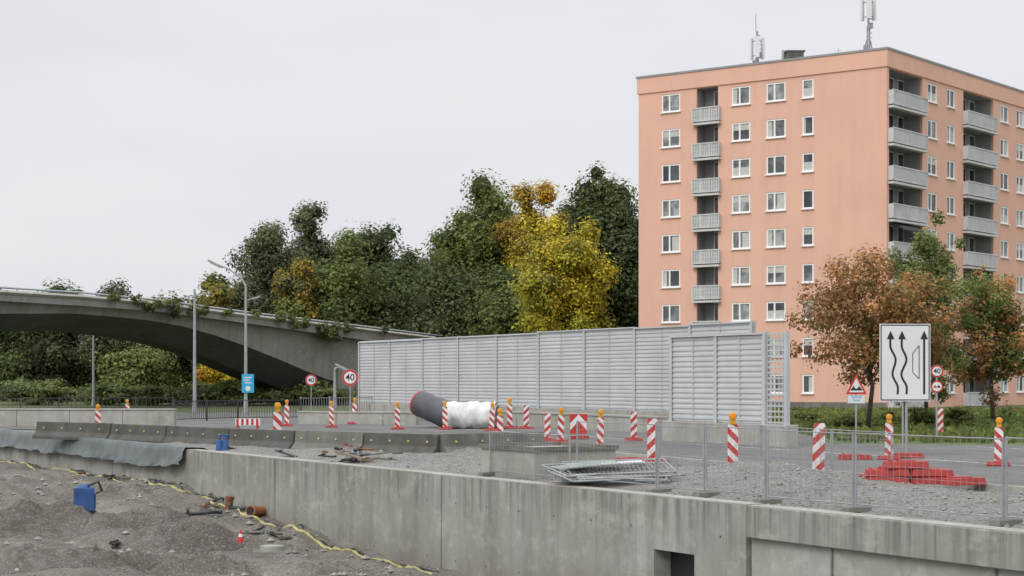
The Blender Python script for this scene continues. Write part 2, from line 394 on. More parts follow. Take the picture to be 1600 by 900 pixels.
struct(ribbon('kerb', near[:4], .16, 0, M_conc2, .1, .1))
struct(ribbon('road_marking', [(16.9, 14.6), (8.95, 32.3), (3.4, 44.6), (-2, 56.5)], .12, .004, M_line))
struct(ribbon('road_marking', [(22, 18), (13.5, 36), (7.2, 49.5), (2.6, 60), (-5, 75)], .12, .004, M_line))
struct(ribbon('road_marking', [(31, 25), (17.5, 44), (14, 50.4)], .12, .004, M_line))

def stones():
    rnd = random.Random(3); b = MB()
    base = [(1, 0, 0), (-1, 0, 0), (0, 1, 0), (0, -1, 0), (0, 0, 1), (0, 0, -1)]
    fs = [(0, 2, 4), (2, 1, 4), (1, 3, 4), (3, 0, 4), (2, 0, 5), (1, 2, 5), (3, 1, 5), (0, 3, 5)]
    for i in range(10000):
        if i < 6400:
            s = rnd.uniform(-2, 13) if i < 4800 else rnd.uniform(13, 36); n = rnd.uniform(.45, 6.2); x, y = sn(s, n); z = zup(x, y)
            r = rnd.uniform(.008, .028) if rnd.random() < .97 else rnd.uniform(.03, .06)
        else:
            s = rnd.uniform(13, 38); n = -abs(rnd.gauss(0, 5)) - .1; x, y = sn(s, n); z = zpit(x, y); r = rnd.uniform(.01, .035) if rnd.random() < .93 else rnd.uniform(.04, .11)
        b.add([(x + v[0] * r * rnd.uniform(.6, 1.3), y + v[1] * r * rnd.uniform(.6, 1.3), z + .3 * r + v[2] * r * rnd.uniform(.5, .9)) for v in base], fs)
    o = b.obj('gravel_stones', M_stone); o['kind'] = 'stuff'; o['label'] = 'loose pale grey stones scattered over the gravel'; o['category'] = 'gravel'
stones()

# ------------------------------------------------------------------ wall with openings (local x along, y inward, z up)
def opened(L, z0, z1, holes, th, mat_i=0, back=False):
    b = MB()
    xs = sorted(set([0, L] + [h[0] for h in holes] + [h[1] for h in holes]))
    zs = sorted(set([z0, z1] + [h[2] for h in holes] + [h[3] for h in holes]))
    for i in range(len(xs) - 1):
        for j in range(len(zs) - 1):
            cx = (xs[i] + xs[i + 1]) / 2; cz = (zs[j] + zs[j + 1]) / 2
            if any(h[0] < cx < h[1] and h[2] < cz < h[3] for h in holes): continue
            b.poly([(xs[i], 0, zs[j]), (xs[i + 1], 0, zs[j]), (xs[i + 1], 0, zs[j + 1]), (xs[i], 0, zs[j + 1])], mat_i)
    for x0, x1, a, c in holes:
        b.poly([(x0, 0, a), (x0, th, a), (x0, th, c), (x0, 0, c)]); b.poly([(x1, 0, a), (x1, 0, c), (x1, th, c), (x1, th, a)])
        b.poly([(x0, 0, c), (x0, th, c), (x1, th, c), (x1, 0, c)]); b.poly([(x0, 0, a), (x1, 0, a), (x1, th, a), (x0, th, a)])
    return b
WT = .38
wx, wy = sn(0, 0)
rw = root('retaining_wall', 'long grey cast concrete retaining wall between excavation and road', 'wall', (wx, wy, -2.6))
RZw = WR + math.pi
def wpos(s, n=0): x, y = sn(s, n); return (x - wx, y - wy, 2.6)
def wall_sec(sa, sb, hole=None, name='wall_section'):
    L = sb - sa - .04
    b = opened(L, -2.9, 0, [hole] if hole else [], .36)
    b.add([(0, 0, 0), (L, 0, 0), (L, WT, 0), (0, WT, 0), (0, WT, -2.9), (L, WT, -2.9), (0, 0, -2.9), (L, 0, -2.9)],
          [(0, 1, 2, 3), (3, 2, 5, 4), (0, 3, 4, 6), (1, 7, 5, 2)])
    if hole:
        x0, x1, a, c = hole; b.poly([(x0, .358, a), (x1, .358, a), (x1, .358, c), (x0, .358, c)], 1)  # black back plate paints the shade inside the opening
    x = .6
    while x < L - .3:
        for z in (-.55, -1.75):
            if hole and hole[0] - .2 < x < hole[1] + .2: continue
            k = 8; b.poly([(x + .02 * math.cos(q * 2 * math.pi / k), -.002, z + .02 * math.sin(q * 2 * math.pi / k)) for q in range(k)], 1)
        x += 1.25
    return b.obj(name, [M_conc, M_black], rw, wpos(sb), RZw)
for a, c in ((14.2, 22.95), (22.95, 36), (36, 60)): wall_sec(a, c)
wall_sec(4.16, 14.2, (14.2 - 6.67, 14.2 - 5.54, -2.7, -.91))
b = MB(); L = 16.1
b.box((L / 2, WT / 2 - .03, -.25), (L, WT + .06, .5)); o = b.obj('cap_beam', [M_conc], rw, wpos(4.13), RZw, bevel=.012)
b = MB(); b.box((L / 2, WT / 2 + .03, -1.72), (L, WT - .06, 2.42))
x = 1.9
while x < L: b.box((x, .025, -1.72), (.03, .02, 2.4), 1); x += 3.2
b.obj('lower_wall_panel', [M_conc2, M_concd], rw, wpos(4.13), RZw)
b = MB(); b.box((15.9, WT / 2, .012), (31.8, WT - .03, .02)); b.obj('wall_top_strip', M_conc2, rw, wpos(36), RZw)  # paler strip laid over the wall top
b = MB(); b.box((8, WT / 2 - .03, .008), (16, WT - .0, .012)); b.obj('cap_top_strip', M_conc2, rw, wpos(4.1), RZw)  # paler strip laid over the cap beam

def tarp():
    b = MB(); na = 110; prof = [(.75, -.02), (.5, .05), (.4, .07), (0.2, .08), (-.03, .08), (-.08, -.06), (-.12, -.17), (-.15, -.28), (-.2, -.37), (-.24, -.45)]
    vs = []
    for i in range(na + 1):
        s = 29.3 + i * 24 / na
        drop = lerpt(s, [29.3, 30.5, 33, 38, 45], [.75, 1.25, 1.25, 1.15, 1.2])
        for j, (n, z) in enumerate(prof):
            k = max(0, j - 4) / 5
            dn = .16 * k * mn.noise((s * 1.4, j * .25, 0)) + .08 * mn.noise((s * 3.5, j * .6, 4)) * (.3 + k)
            dz = .13 * k * mn.noise((s * .6, 2, 8)) + .05 * mn.noise((s * 1.9, j, 7))
            x, y = sn(s + .25 * k * mn.noise((j, s, 3)), n + dn if n > 0 else n + min(dn, .03) - .02)
            vs.append((x, y, z + dz * .5 if z >= 0 else z * drop + dz))
    m = len(prof)
    b.add(vs, [(i * m + j, i * m + j + 1, (i + 1) * m + j + 1, (i + 1) * m + j) for i in range(na) for j in range(m - 1)])
    o = b.obj('tarpaulin', M_tarp, smooth=True); tag(o, 'crumpled dark grey tarpaulin draped over the concrete wall', 'tarpaulin')
tarp()

# ------------------------------------------------------------------ apartment building
PITCH = 2.79; ZC0 = 24.08; ZT = 26.42
Lc = Vector((10.2, 134.0)); Cc = Vector((27.5, 122.1)); dA = (Cc - Lc).normalized(); LA = (Cc - Lc).length
dB = Vector((.846, 1)).normalized(); LB = 27.0; Rc = Cc + dB * LB; Bc = Lc + dB * LB
bld = root('apartment_building', 'nine storey salmon pink rendered apartment block with grey balconies', 'apartment building', (Lc.x, Lc.y, 0))
def off(x, y, z=0): return (x - Lc.x, y - Lc.y, z)
rzA = math.atan2(dA.y, dA.x); rzB = math.atan2(dB.y, dB.x)
zcs = [ZC0 - PITCH * i for i in range(9)]
winA = [(2.1, 3.8), (8.33, 9.93), (11.28, 12.9), (14.26, 15.2)]
logA = [(5.27, 7.15)]
winB = [(6.6, 8.2), (9.9, 11.3), (19.8, 21.4), (23, 24.5)]; logB = [(.35, 5.7), (12.8, 18.4)]
def holes(wn, lg):
    h = []
    for z in zcs:
        h += [(a, b_, z - .72, z + .72) for a, b_ in wn]; h += [(a, b_, z - 1.72, z + .92) for a, b_ in lg]
    return h
def wallm(L, wn, lg, loc, rz):
    b = opened(L, -.5, ZT - 1.35, holes(wn, lg), .22)
    return b.obj('facade_wall', M_salmon, bld, loc, rz)
wallm(LA, winA, logA, off(Lc.x, Lc.y), rzA)
wallm(LB, winB, logB, off(Cc.x, Cc.y), rzB)
b = MB(); pr = .1
def ring(q, z0, z1, mi):
    n = len(q); b.add([(p[0], p[1], z0) for p in q] + [(p[0], p[1], z1) for p in q], [(i, (i + 1) % n, (i + 1) % n + n, i + n) for i in range(n)] + [tuple(range(n, 2 * n)), tuple(range(n))[::-1]], mi)
def outl(e):
    cs = [Lc, Cc, Rc, Bc]
    dirs = [(-dB - dA), (dA - dB), (dA + dB), (dB - dA)]
    return [(c + d * e - Lc) for c, d in zip(cs, dirs)]
ring(outl(pr), ZT - 1.35, ZT - .1, 0)
o = b.obj('frieze', M_salmon, bld)
b = MB(); ring(outl(pr + .06), ZT - .1, ZT + .06, 0); b.obj('roof_edge', M_roofedge, bld)
b = MB(); b.poly([off(Lc.x, Lc.y, -.5), off(Bc.x, Bc.y, -.5), off(Bc.x, Bc.y, ZT - 1.35), off(Lc.x, Lc.y, ZT - 1.35)])
b.poly([off(Bc.x, Bc.y, -.5), off(Rc.x, Rc.y, -.5), off(Rc.x, Rc.y, ZT - 1.35), off(Bc.x, Bc.y, ZT - 1.35)]); b.obj('rear_wall', M_salmon, bld)
def window_meshes(wd, ht, mull):
    b = MB(); fw = .12
    for x in (fw / 2, wd - fw / 2): b.box((x, .07, 0), (fw, .07, ht))
    if mull: b.box((wd * mull, .07, 0), (fw * 1.1, .068, ht - .1))
    for z in (-ht / 2 + fw / 2, ht / 2 - fw / 2): b.box((wd / 2, .07, z), (wd - .2, .066, fw))
    fr = b.mesh('window', M_frame)
    panes = []
    for k in range(3):
        b = MB(); b.box((wd / 2, .115, 0), (wd - .02, .01, ht - .02)); panes.append(b.mesh('pane', M_glass[k]))
    b = MB(); b.box((wd / 2, -.03, -ht / 2 - .03), (wd + .12, .22, .06)); sill = b.mesh('sill', M_frame)
    cs = []
    for k in range(4):
        b = MB()
        if k == 0: b.box((wd * .16, .106, 0), (wd * .22, .006, ht - .16))
        elif k == 1: b.box((wd * .5, .106, ht * .26), (wd - .16, .006, ht * .35))
        elif k == 2: b.box((wd * .73, .106, -.05), (wd * .38, .006, ht - .25))
        else: b.box((wd * .5, .106, -ht * .2), (wd - .16, .006, ht * .45))
        cs.append(b.mesh('curtain', M_curt))
    return fr, panes, sill, cs
rnd = random.Random(11); cache = {}
def add_windows(wn, org, d, rz):
    for a, c in wn:
        wd = round(c - a, 2)
        if wd not in cache: cache[wd] = window_meshes(wd, 1.44, (.42 if wd > 1.2 else 0))
        fr, panes, sill, cs = cache[wd]
        for z in zcs:
            p = org + d * a
            wo = mkobj('window', fr, bld, off(p.x, p.y, z), rz)
            mkobj('pane', rnd.choice(panes), wo); mkobj('sill', sill, wo)
            if rnd.random() < .6: mkobj('curtain', rnd.choice(cs), wo)
add_windows(winA, Lc, dA, rzA); add_windows(winB, Cc, dB, rzB)
def balcony_mesh(wd, proj):
    b = MB(); z0, z1 = -1.95, -.7
    b.box((wd / 2, -proj / 2, z0 + .02), (wd, proj + .1, .16), 0)
    b.box((wd / 2, -proj, z1), (wd, .09, .09), 0); b.box((wd / 2, -proj, z0 + .24), (wd, .07, .09), 0)
    n = max(3, int(wd / .9))
    for i in range(n + 1): b.box((.04 + (wd - .08) * i / n, -proj, (z0 + z1) / 2 + .1), (.08, .08, z1 - z0 - .2), 0)
    x = .12
    while x < wd - .1: b.box((x, -proj, (z0 + z1) / 2 + .1), (.1, .03, z1 - z0 - .25), 1); x += .15
    for zz in (-.95, -1.25, -1.55): b.box((wd / 2, -proj + .025, zz), (wd - .1, .02, .07), 1)
    b.box((wd / 2, -proj + .05, (z0 + z1) / 2 + .1), (wd - .1, .015, z1 - z0 - .25), 2)
    for x in (.04, wd - .04): b.box((x, -proj / 2, (z0 + z1) / 2 + .1), (.05, proj, z1 - z0 - .2), 1)
    return b.mesh('balcony', [M_balc, M_balc, M_log])
def loggia_mesh(wd, dep, doors):
    b = MB(); z0, z1 = -1.72, .92
    b.poly([(0, dep, z0), (wd, dep, z0), (wd, dep, z1), (0, dep, z1)], 0)
    b.poly([(0, .2, z0), (0, dep, z0), (0, dep, z1), (0, .2, z1)], 0); b.poly([(wd, .2, z0), (wd, .2, z1), (wd, dep, z1), (wd, dep, z0)], 0)
    b.poly([(0, .2, z1), (0, dep, z1), (wd, dep, z1), (wd, .2, z1)], 0); b.poly([(0, .2, z0), (wd, .2, z0), (wd, dep, z0), (0, dep, z0)], 0)
    for x0, w_ in doors:
        b.box((x0 + w_ / 2, dep - .04, -.3), (w_ + .14, .06, 2.25), 1); b.box((x0 + w_ / 2, dep - .08, -.3), (w_ - .06, .04, 2.05), 2)
    return b.mesh('loggia', [M_log, M_frame, M_glass[0]])
bmA = balcony_mesh(2.42, .35); lmA = loggia_mesh(1.88, 1.4, [(.9, .8)])
bmB = balcony_mesh(5.6, .4); lmB = loggia_mesh(5.35, 1.5, [(.5, .9), (1.9, 1.5), (4.2, .8)]); lmB2 = loggia_mesh(5.6, 1.5, [(.5, .9), (1.9, 1.5), (4.2, .8)])
for i, z in enumerate(zcs):
    p = Lc + dA * 5.27; mkobj('loggia', lmA, bld, off(p.x, p.y, z), rzA)
    p = Lc + dA * 5.0; mkobj('balcony', bmA, bld, off(p.x, p.y, z), rzA)
    for s0, lm in ((.35, lmB), (12.8, lmB2)):
        p = Cc + dB * s0; mkobj('loggia', lm, bld, off(p.x, p.y, z), rzB)
        p = Cc + dB * (s0 - .1 if s0 > 1 else .2); mkobj('balcony', bmB, bld, off(p.x, p.y, z), rzB)
b = MB(); b.poly([(0, .3, .85), (3.2, .3, .85), (3.2, -.9, .35), (0, -.9, .35)]); b.poly([(0, -.9, .35), (3.2, -.9, .35), (3.2, -.9, .18), (0, -.9, .18)])
p = Cc + dB * .8; b.obj('awning', M_steeld, bld, off(p.x, p.y, zcs[4]), rzB)
b = MB(); rg = random.Random(4)
for row, (x0, z0, n) in enumerate(((15.1, 3.7, 7), (15.6, 3.2, 4))):
    for k in range(n):
        pts = [(x0 + k * .19 + rg.uniform(-.07, .09), z0 + k * .05 + rg.uniform(-.14, .16)) for _ in range(4)]
        b.strip(pts, .045, -.004, 0)
b.obj('graffiti', M_black, bld, off(Lc.x, Lc.y), rzA)
b = MB(); b.box((LA / 2, -.02, .15), (LA - .05, .05, .5)); b.obj('plinth', M_concd, bld, off(Lc.x, Lc.y), rzA)
def roofpt(u, D): return ((u - 800) / F * D, D)
def antenna(u, D, base, mast, panels, pz, ph, label, extra):
    x, y = roofpt(u, D)
    r = root('mobile_antenna_mast', label, 'antenna', (x, y, base), group='antennas on the flat roof')
    b = MB(); b.tube([(0, 0, 0), (0, 0, mast)], .085, 8); b.tube([(0, 0, 0), (0, 0, mast * .4)], .14, 8)
    if extra: b.tube([(-.1, 0, mast), (-.1, 0, mast + extra)], .03, 6)
    for a in range(3):
        an = a * 2.094 + .4
        b.tube([(0, 0, mast * .3), (.5 * math.cos(an), .5 * math.sin(an), 0)], .04, 6)
        for zz in (pz + .25, pz + ph - .25): b.tube([(0, 0, zz), (.42 * math.cos(an), .42 * math.sin(an), zz)], .035, 6)
    for zz in np.arange(.3, mast * .9, .35): b.box((.13, -.05, zz), (.24, .05, .05))
    b.box((-.2, -.1, .5), (.35, .3, .6)); b.box((.15, -.1, mast * .4), (.3, .25, .4))
    b.obj('mast', M_fence, r)
    me_ = MB(); me_.box((0, 0, ph / 2), (.34, .17, ph)); pm = me_.mesh('antenna_panel', M_signw)
    for a in range(panels):
        an = a * 2 * math.pi / panels + .4
        mkobj('antenna_panel', pm, r, (.5 * math.cos(an), .5 * math.sin(an), pz), an + math.pi / 2)
    return r
antenna(1183, 131, ZT, 3.1, 3, .95, 1.65, 'white triple panel mobile antenna mast on the flat roof', 1.4)
antenna(1357, 125, ZT, 5.6, 3, 2.7, 1.6, 'tall steel mobile antenna mast with panels on the flat roof', 1.0)
x, y = roofpt(1241, 129); r = root('roof_vent_housing', 'grey metal vent housing on the flat roof', 'vent', (x, y, ZT))
b = MB(); b.box((0, 0, .5), (1.3, 1.1, 1.0)); b.box((0, 0, 1.05), (1.5, 1.3, .1))
for k in range(4): b.box((0, -.56, .2 + k * .18), (1.1, .03, .05), 1)
b.obj('housing', [M_concd, M_steeld], r); b = MB(); b.tube([(-.85, 0, 0), (-.85, 0, 1.2)], .12, 10); b.obj('vent_pipe', M_steel, r)
x, y = roofpt(1310, 128); b = MB(); b.tube([(0, 0, 0), (0, 0, 1.2)], .02, 6); b.tube([(-.3, 0, 1.0), (.3, 0, 1.0)], .012, 6); tag(b.obj('lightning_rod', M_steel, None, (x, y, ZT)), 'thin metal lightning rod on the flat roof', 'lightning rod')

# ------------------------------------------------------------------ noise barrier
def panel_mesh(L, z0, z1):
    b = MB(); prof = []; z = z0
    while z < z1 - .02:
        prof += [(0, z), (0, z + .05), (-.03, z + .075), (-.03, z + .15)]; z += .172
    prof.append((0, z1)); vs = []
    for x in (0, L): vs += [(x, y, zz) for y, zz in prof]
    n = len(prof); b.add(vs, [(i, n + i, n + i + 1, i + 1) for i in range(n - 1)])
    b.add([(0, .12, z0), (L, .12, z0), (L, .12, z1), (0, .12, z1), (0, 0, z1), (L, 0, z1)], [(0, 3, 2, 1), (4, 5, 2, 3)])
    b.box((L / 2, -.01, z1 + .02), (L, .2, .05))
    return b.mesh('panel', M_alu)
def barrier(A, B, z0, z1, bay, label, steps=None, stiff=2):
    A = Vector(A); B = Vector(B); L = (B - A).length; d = (B - A) / L; rz = math.atan2(d.y, d.x)
    r = root('noise_barrier', label, 'noise barrier', (A.x, A.y, 0), rz)
    n = max(1, round(L / bay)); bl = L / n
    for i in range(n + 1):
        top = z1 + (steps[min(i, n - 1)] if steps else 0) + .07
        b = MB(); b.box((0, -.06, (z0 + top) / 2), (.15, .03, top - z0)); b.box((0, .12, (z0 + top) / 2), (.15, .03, top - z0)); b.box((0, .03, (z0 + top) / 2), (.03, .15, top - z0))
        b.obj('post', M_alup, r, (i * bl, 0, 0))
        if i < n:
            dz = steps[i] if steps else 0
            mkobj('panel', panel_mesh(bl - .05, z0 + .02, z1 + dz), r, (i * bl + .025, 0, 0))
            for q in range(1, stiff):
                b = MB(); b.box((0, -.042, (z0 + z1) / 2), (.035, .024, z1 + dz - z0 - .06)); b.obj('stiffener', M_alup, r, (i * bl + bl * q / stiff, 0, 0))
    b = MB(); b.box((L / 2, .05, z0 / 2 - .1), (L + .6, .5, z0 + .2)); b.obj('plinth', M_conc2, r, bevel=.02)
    return r
A0 = (-8.9, 97.2); A1 = (9.45, 65.5)
barrier(A0, A1, .69, 4.2, 4.05, 'long ribbed grey aluminium noise barrier on a concrete plinth', [0, 0, .04, .04, .04, .1, .1, .06, .1])
C0 = ((1050 - 800) / F * 55.7, 55.7)
cb = barrier(C0, (7.82, 51.4), .66, 3.44, 2.5, 'shorter ribbed grey aluminium noise barrier standing by the road')
b = MB(); b.box((.95, 0, 2.05), (.12, .14, 2.9))
for k in range(17): b.box((.48, 0, .72 + k * .17), (.9, .03, .05))
for k in range(0, 5): b.box((k * .19, 0, 2.05), (.03, .02, 2.8))
Lcb = (Vector((7.82, 51.4)) - Vector(C0)).length
b.obj('lattice_end', M_alup, cb, (Lcb + .1, 0, 0))
b = MB(); b.box((Lcb + .75, .05, .23), (1.0, .46, .86)); b.obj('plinth_end', M_conc2, cb, bevel=.02)

# ------------------------------------------------------------------ bridge
def kB(u): uu = (u - 800) / F; return (uu * 118 + 30.4) / (23.5 - 32 * uu)
def PB(u): k = kB(u); return Vector((-30.4 + 23.5 * k, 118 + 32 * k))
dBr = Vector((23.5, 32)).normalized(); nBr = Vector((-dBr.y, dBr.x))
us = [-250, -100, 0, 70, 130, 180, 240, 300, 350, 400, 450, 490, 520, 560, 620, 690]
top = lambda u: lerpt(u, [-250, 0, 130, 240, 400, 560, 690], [452, 455, 463, 473, 494, 513, 529])
edg = lambda u: lerpt(u, [-250, 0, 130, 240, 400, 560, 690], [468, 470, 478, 486, 507, 530, 548])
web = lambda u: lerpt(u, [-250, 0, 130, 230, 300, 370, 450, 510, 560, 690], [510, 490, 490, 498, 510, 530, 562, 588, 604, 620])
sof = lambda u: lerpt(u, [-250, 0, 130, 200, 280, 350, 420, 480, 520, 560, 690], [560, 520, 516, 519, 531, 551, 580, 606, 622, 634, 634])
br = root('road_bridge', 'grey concrete road bridge with haunched arch and overgrown edge', 'bridge', (PB(520).x, PB(520).y, 0))
BO = PB(520); W_ = 9.0
b = MB(); rows = []
for u in us:
    P = PB(u); D = P.y
    zt = zat(top(u), D); ze = zat(edg(u), D); zw = zat(web(u), D + .6); zs = min(zat(sof(u), D + 2), zw - .1)
    sec = [(0, zt), (0, ze), (.7, ze + .05), (.9, zw), (3.3, zs), (W_ - 3.3, zs), (W_ - .9, zw), (W_ - .7, ze + .05), (W_, ze), (W_, zt)]
    rows.append([((P + nBr * o_ - BO).x, (P + nBr * o_ - BO).y, z) for o_, z in sec])
m = 10
for i in range(len(us) - 1):
    for j in range(m):
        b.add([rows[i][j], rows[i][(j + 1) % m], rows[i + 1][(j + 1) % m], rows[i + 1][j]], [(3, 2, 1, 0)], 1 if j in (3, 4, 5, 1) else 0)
b.obj('girder', [M_bridge, M_bridge_shade], br)
b = MB(); P = PB(560)
b.box((P.x - BO.x + nBr.x * W_ / 2 + dBr.x * 8, P.y - BO.y + nBr.y * W_ / 2 + dBr.y * 8, 1), (20, W_ - 1, 4), 0, math.atan2(dBr.y, dBr.x)); b.obj('abutment', M_bridge, br)
b = MB(); P_ = None
for u in range(-240, 700, 8):
    P = PB(u); q = P + nBr * .35 - BO; z = zat(top(u), P.y)
    if u % 32 == 0 or u == -240: b.box((q.x, q.y, z + .15), (.08, .08, .3))
    if P_ : b.tube([P_, (q.x, q.y, z + .28)], .07, 4)
    P_ = (q.x, q.y, z + .28)
b.obj('guard_rail', M_steel, br)
b = MB(); P_ = None
for u in range(-240, 700, 20):
    P = PB(u); q = P - nBr * .06 - BO; z = zat(top(u), P.y)
    if P_: b.tube([P_, (q.x, q.y, z - .05)], .15, 4)
    P_ = (q.x, q.y, z - .05)
b.obj('edge_beam', M_conc2, br)

# ------------------------------------------------------------------ foliage
def leaf_mesh(name, pts, nrm, size, cols, cores=None):
    N = len(pts); rs = np.random.RandomState(N % 9973)
    r = rs.normal(size=(N, 3)); a = np.cross(nrm, r); a /= np.linalg.norm(a, axis=1)[:, None] + 1e-9
    c = np.cross(nrm, a); sz = size * rs.uniform(.5, 1.3, (N, 1)); asp = rs.uniform(.5, .9, (N, 1))
    v = np.stack([pts - a * sz, pts - c * sz * asp + nrm * sz * .15, pts + a * sz, pts + c * sz * asp + nrm * sz * .15], 1).reshape(-1, 3)
    f = np.arange(4 * N); colv = np.repeat(cols, 4, axis=0)
    nv = len(v); cv, cf, cc = [], [], []
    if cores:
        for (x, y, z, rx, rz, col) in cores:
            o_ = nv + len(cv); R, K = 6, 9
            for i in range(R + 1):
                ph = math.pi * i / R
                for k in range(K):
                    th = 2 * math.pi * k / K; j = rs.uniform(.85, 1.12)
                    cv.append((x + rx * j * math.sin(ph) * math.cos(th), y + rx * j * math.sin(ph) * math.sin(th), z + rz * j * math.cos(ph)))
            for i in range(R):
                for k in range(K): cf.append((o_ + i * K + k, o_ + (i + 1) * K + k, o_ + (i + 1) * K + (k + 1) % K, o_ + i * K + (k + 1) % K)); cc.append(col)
    allv = np.vstack([v, np.array(cv)]) if cv else v
    allf = np.concatenate([f, np.array(cf).ravel()]).astype(np.int32) if cf else f.astype(np.int32)
    nf = len(allf) // 4
    me = bpy.data.meshes.new(name); me.vertices.add(len(allv)); me.vertices.foreach_set('co', allv.astype(np.float32).ravel())
    me.loops.add(len(allf)); me.loops.foreach_set('vertex_index', allf)
    me.polygons.add(nf); me.polygons.foreach_set('loop_start', np.arange(0, 4 * nf, 4, dtype=np.int32)); me.polygons.foreach_set('loop_total', np.full(nf, 4, dtype=np.int32))
    me.update(calc_edges=True)
    at = me.color_attributes.new('leafcol', 'FLOAT_COLOR', 'CORNER')
    if cc: colv = np.vstack([colv, np.repeat(np.array(cc), 4, axis=0)])
    colv = np.hstack([colv, np.ones((len(colv), 1))]).astype(np.float32)
    at.data.foreach_set('color', colv.ravel()); me.materials.append(M_leaf); return me
def pal(k, *c): return [tuple(min(.75, x * k) for x in q) for q in c]
DK = pal(2.15, (.04, .052, .022), (.052, .067, .027), (.034, .045, .02))
GR = pal(2.0, (.062, .083, .026), (.085, .107, .032), (.052, .068, .024))
GG = pal(2.0, (.055, .065, .033), (.072, .082, .04), (.05, .057, .03))
OL = pal(1.7, (.1, .115, .03), (.165, .155, .033), (.075, .092, .028))
YE = pal(1.6, (.36, .3, .03), (.31, .27, .03), (.24, .23, .03), (.4, .3, .03))
OR = pal(1.4, (.34, .2, .03), (.28, .18, .035), (.2, .16, .035), (.36, .23, .035))
RU = pal(1.85, (.19, .1, .045), (.25, .13, .05), (.15, .09, .04), (.11, .1, .035))
def crown_pts(rs, cx, cy, cz, rx, rz, nl, n, pal, lobe_r=(.3, .5), shell=.5, spread=.88):
    lobes = []
    for i in range(nl):
        while True:
            d = rs.uniform(-1, 1, 3)
            if .15 < np.linalg.norm(d) < 1: break
        d = d / np.linalg.norm(d) * rs.uniform(.35, spread)
        lr = rs.uniform(*lobe_r) * (1.15 - .5 * np.linalg.norm(d))
        tap = 1 - .25 * max(0, d[2])
        lobes.append((cx + d[0] * rx * tap, cy + d[1] * rx * tap, cz + d[2] * rz, lr * rx * 1.1 * rs.uniform(.85, 1.2), lr * min(rx * 1.1, rz), rs.uniform(.78, 1.25), rs.randint(len(pal))))
    wts = np.array([l[3] ** 2 for l in lobes]); wts /= wts.sum(); ids = rs.choice(nl, n, p=wts)
    Lb = np.array([l[:6] for l in lobes])[ids]; pi = np.array([l[6] for l in lobes])[ids]
    d = rs.normal(size=(n, 3)); d /= np.linalg.norm(d, axis=1)[:, None]
    rad = shell + (1.22 - shell) * rs.uniform(0, 1, (n, 1)) ** .8
    q = np.round(d * 3.2 + Lb[:, :3] * .7); h = np.sin(q @ np.array([12.98, 78.23, 37.7])) * 43758.5; h = h - np.floor(h)
    rad = rad * (.78 + .46 * h[:, None])
    p = Lb[:, :3] + d * rad * np.stack([Lb[:, 3], Lb[:, 3], Lb[:, 4]], 1)
    palA = np.array(pal); sw = rs.uniform(0, 1, n) < .3; pi = np.where(sw, rs.randint(len(pal), size=n), pi)
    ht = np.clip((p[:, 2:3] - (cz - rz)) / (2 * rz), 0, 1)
    c = palA[pi] * Lb[:, 5:6] * rs.uniform(.82, 1.18, (n, 1)) * (.8 + .4 * h[:, None]) * (.82 + .34 * ht)  # light painted into the leaf colour: brighter towards the crown top
    nr = d * .9 + np.array([0, 0, .55]) + rs.normal(size=(n, 3)) * .35; nr /= np.linalg.norm(nr, axis=1)[:, None]
    cores = [(l[0], l[1], l[2], l[3] * .6, l[4] * .6, tuple(np.array(pal[l[6]]) * .6)) for l in lobes]  # cores use darkened leaf colour as painted shade inside the crown
    return p, nr, np.clip(c, 0, .8), cores, lobes
TREES = 0
def tree(name, label, u, wpx, ty, D, pal, n=9000, leaf=.2, cb=.12, nl=26, cat='tree', core=True, tr=None, group='trees behind the site', lobe_r=(.32, .52), spread=.9, zoff=0):
    global TREES; TREES += 1; rs = np.random.RandomState(TREES * 17 + 3)
    n = int(n * 1.6); leaf *= .82; nl = int(nl * 1.25)
    X = (u - 800) / F * D; h = zat(ty, D); wd = wpx / F * D * 1.1; z0 = h * cb; rz = (h - z0) / 2
    r = root(name, label, cat, (X, D, -.02), group=group)
    p, nr, c, cores, lobes = crown_pts(rs, 0, 0, z0 + rz, wd / 2, rz, nl, n, pal, lobe_r, spread=spread)
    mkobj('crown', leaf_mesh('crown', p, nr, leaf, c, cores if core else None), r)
    b = MB(); R = tr or h * .018; tx = rs.uniform(-.3, .3, 4)
    zt = z0 + rz * 1.3
    b.tube([(tx[i] * (i > 0), tx[3 - i] * (i > 0), zt * i / 3) for i in range(4)], [R * 1.3, R, R * .7, R * .25], 9)
    for l in lobes[:(30 if not core else 14)]:
        za = rs.uniform(.35, .75) * zt; e = Vector(l[:3]); s_ = Vector((tx[1] * .8, tx[2] * .8, za)); md = (s_ + e) / 2 + Vector((0, 0, .03 * h))
        b.tube([s_, md, e], [R * .35, R * .2, R * .07], 6)
    b.obj('trunk', M_bark, r, smooth=True)
    return r
T = tree
T('deciduous_tree', 'tall grey green deciduous tree with airy crown', 415, 120, 318, 165, GG, 10000, .2, .2, 34, core=False, lobe_r=(.24, .42), spread=.98)
T('deciduous_tree', 'tall dark green deciduous tree with rounded crown', 483, 120, 314, 172, GG, 12000, .21, .2, 32, lobe_r=(.26, .44), spread=.96)
T('deciduous_tree', 'broad dark green deciduous tree', 585, 170, 330, 174, DK + GR[2:], 15000, .23, .1, 44, lobe_r=(.24, .44), spread=.95)
T('deciduous_tree', 'olive green deciduous tree turning yellow', 548, 122, 362, 156, OL[2:] + GR, 11000, .2, .1)
T('deciduous_tree', 'dark green deciduous tree', 637, 100, 385, 162, DK + GR[:1], 9000, .22, .1)
T('deciduous_tree', 'small deciduous tree with faint orange autumn leaves', 462, 66, 384, 154, [OR[2], OR[1], OL[0], GG[1]], 6000, .17, .3)
